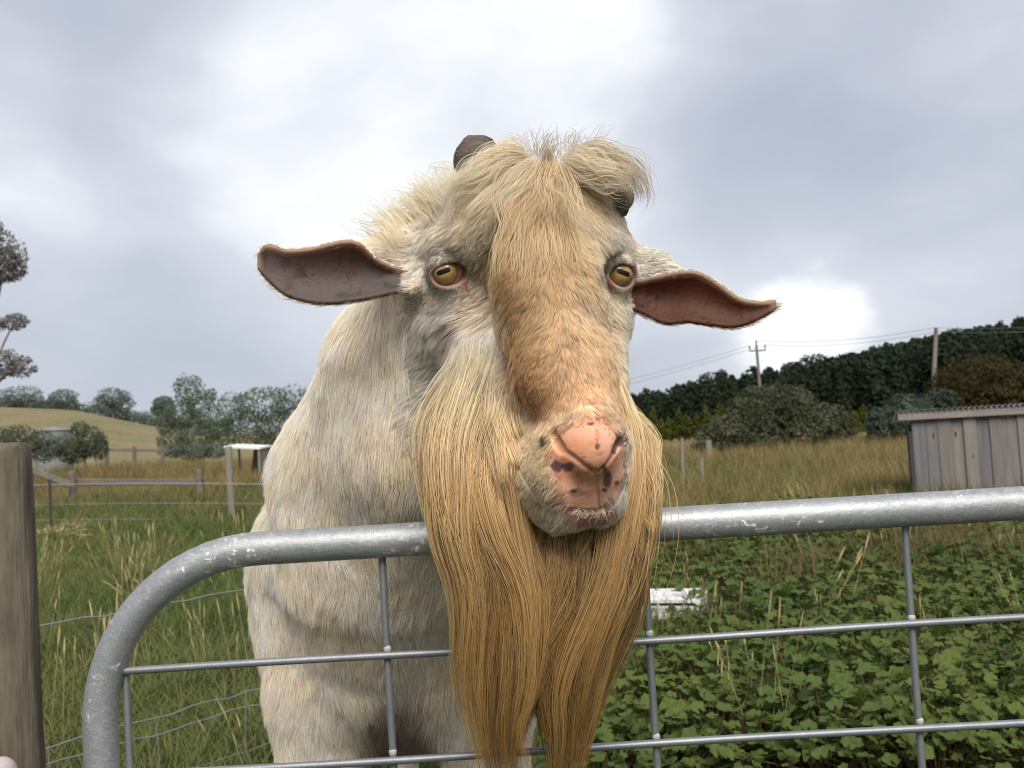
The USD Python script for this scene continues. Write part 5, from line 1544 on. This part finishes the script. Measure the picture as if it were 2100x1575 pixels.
def fl_col(base, tipdark=0.0, hue=(1, 1, 1)):
    def f(tt, n):
        c = ramp(tt, [(0.0, (0.70, 0.60, 0.45)), (0.5, (0.78, 0.69, 0.54)), (1.0, (0.76 - tipdark, 0.67 - tipdark, 0.52 - tipdark * 0.8))])
        m = np.clip(base + rng.normal(0, 0.12, (n, 1)), 0.35, 1.4)
        return np.clip(c * (m * np.ones_like(tt))[..., None] * np.array(hue), 0.01, 0.9)
    return f


def tuft(pp, n, radii, base=1.0, jit=13, lift=0.0, width=0.00040, wave=0.003, td=0.0, hue=(1, 1, 1)):
    pp = np.asarray(pp, float)
    q = pp + np.c_[rng.normal(0, jit, (len(pp), 2)) * np.linspace(0.6, 1.0, len(pp))[:, None], rng.normal(0, 0.003, len(pp))]
    dq = depth_at(q[:, 0], q[:, 1])
    q[:, 2] = np.where(dq < 1.02, np.minimum(q[:, 2], dq - 0.003 - 0.008 * rng.random()), q[:, 2])
    F.append(lock(P(q[:, 0], q[:, 1], q[:, 2] - lift), n, radii, fl_col(base, td, hue), width, 12, wave, stagger=0.22, flat=0.9))


for k in range(24):   # middle, hanging between the eyes
    x = rng.normal(1122, 22); e = rng.normal(0, 45); q0 = rng.uniform(440, 640)
    tuft([(x, 322, 0.955), (x + e * 0.1, 322 + (q0 - 322) * 0.2, 0.930), (x + e * 0.3, 322 + (q0 - 322) * 0.45, 0.905), (x + e * 0.6, 322 + (q0 - 322) * 0.72, 0.878), (x + e, q0, 0.845)], 26, (0.006, 0.009, 0.009, 0.008, 0.005), rng.normal(1.0, 0.1), hue=(1.02, 0.95, 0.84))
for k in range(44):   # swept left over the brow
    y = rng.uniform(0, 1)
    tuft([(1110 - 30 * y, 335, 0.955), (1075 - 35 * y, 372 + 10 * y, 0.925), (1030 - 40 * y, 418 + 20 * y, 0.912), (990 - 20 * y, 455 + rng.uniform(-10, 40), 0.917), (965 + rng.uniform(-15, 25), 470 + rng.uniform(0, 60), 0.922)], 24, (0.007, 0.010, 0.010, 0.009, 0.006), rng.normal(1.0, 0.1))
for k in range(34):   # further left towards the horn
    tuft([(1090, 325, 0.965), (1040, 338 + rng.uniform(-10, 20), 0.940), (990, 362 + rng.uniform(-10, 25), 0.930), (945, 395 + rng.uniform(-10, 30), 0.935), (915, 440 + rng.uniform(-20, 40), 0.945)], 22, (0.007, 0.010, 0.010, 0.009, 0.006), rng.normal(1.02, 0.1))
for k in range(22):   # over the foot of the left horn
    o = rng.uniform(-22, 22)
    tuft([(1080, 326 + o * 0.4, 0.955), (1040, 322 + o, 0.945), (1000, 338 + o, 0.945), (965, 372 + o, 0.95), (930, 410 + o, 0.965)], 24, (0.006, 0.009, 0.010, 0.009, 0.007), rng.normal(1.08, 0.1))
for k in range(22):   # swept right across the brow, curling down past the right horn
    y = rng.uniform(0, 1)
    tuft([(1135 + 30 * y, 328, 0.955), (1180 + 20 * y, 330 + 25 * y, 0.925), (1230 + 10 * y, 338 + 26 * y, 0.922), (1266, 350 + 28 * y, 0.930), (1288 + rng.uniform(-15, 16), 370 + 32 * y, 0.945)], 15, (0.007, 0.010, 0.011, 0.010, 0.007), rng.normal(1.0, 0.1))
for k in range(24):    # curls that stand clear of the head on the right
    y = rng.uniform(0, 1)
    tuft([(1170, 322, 0.955), (1215, 306 + 18 * y, 0.940), (1262, 316 + 26 * y, 0.940), (1302 - 8 * y, 345 + 30 * y, 0.945), (1324 - 14 * y, 392 + 20 * y, 0.95), (1322 - 22 * y, 425 + 10 * y, 0.955)], 9, (0.006, 0.010, 0.012, 0.013, 0.012, 0.009), rng.normal(0.9, 0.1), jit=7, td=0.2)
for k in range(34):   # brow hair fanning down both sides of the bridge
    x = rng.uniform(1000, 1195)
    dx = (x - 1120)
    tuft([(1120 + dx * 0.45, 400, 0.915), (1120 + dx * 0.65, 455, 0.900), (1122 + dx * 0.85, 520, 0.886), (1124 + dx * 1.0, rng.uniform(540, 640), 0.870 + abs(dx) * 0.00018)], 20, (0.006, 0.008, 0.009, 0.007), rng.normal(0.97, 0.1), jit=7, hue=(1.0, 0.90, 0.74))
for k in range(46):   # loose hairs against the sky
    x = np.clip(rng.normal(1150, 70), 1010, 1225)
    y0 = 332 + 0.0016 * (x - 1120) ** 2
    h = rng.uniform(25, 85) * (0.6 if x < 1060 else 1.0)
    lean = rng.normal(18, 26)
    tuft([(x, y0, 0.965), (x + lean * 0.2, y0 - h * 0.4, 0.96), (x + lean * 0.6, y0 - h * 0.8, 0.96), (x + lean * 1.3, y0 - h, 0.96)], 6, (0.003, 0.006, 0.009, 0.012), 0.8, jit=4, width=0.00038, td=0.35)
for k in range(7):    # upright wisp above the parting
    tuft([(1122, 352, 0.94), (1118 + rng.normal(0, 4), 325, 0.935), (1124 + rng.normal(0, 5), 300 + rng.uniform(-8, 10), 0.935)], 18, (0.004, 0.003, 0.002), 0.75, jit=2, td=0.25)
for k in range(46):   # mane along the nape, standing against the sky
    t = rng.uniform(0, 1)
    x, y = 940 - 165 * t, 372 + 112 * t ** 1.2
    L_ = rng.uniform(22, 52)
    tuft([(x + 30, y + 40, 1.03), (x + 8, y + 8, 1.03), (x - 0.55 * L_, y - 0.45 * L_, 1.03), (x - 1.0 * L_, y - 0.8 * L_ + rng.normal(0, 8), 1.035)], 14, (0.008, 0.013, 0.016, 0.016), 1.12, jit=8, width=0.00042)
for k in range(14):   # lashes and whiskers on the upper lip
    x = rng.uniform(1175, 1262); y = 1046 - abs(x - 1215) * 0.12
    q = float(march(x, y, sdf_base)[0])
    tuft([(x, y, q), (x + rng.normal(0, 2), y + 9, q - 0.006), (x + rng.normal(0, 5), y + rng.uniform(18, 34), q - 0.007)], 3, (0.002, 0.003, 0.004), 1.0, jit=1, width=0.00030)
curves(goat, 'forelock', np.vstack([b[0] for b in F]), np.vstack([b[1] for b in F]), np.vstack([b[2] for b in F]), hair_mat, kind='stuff')
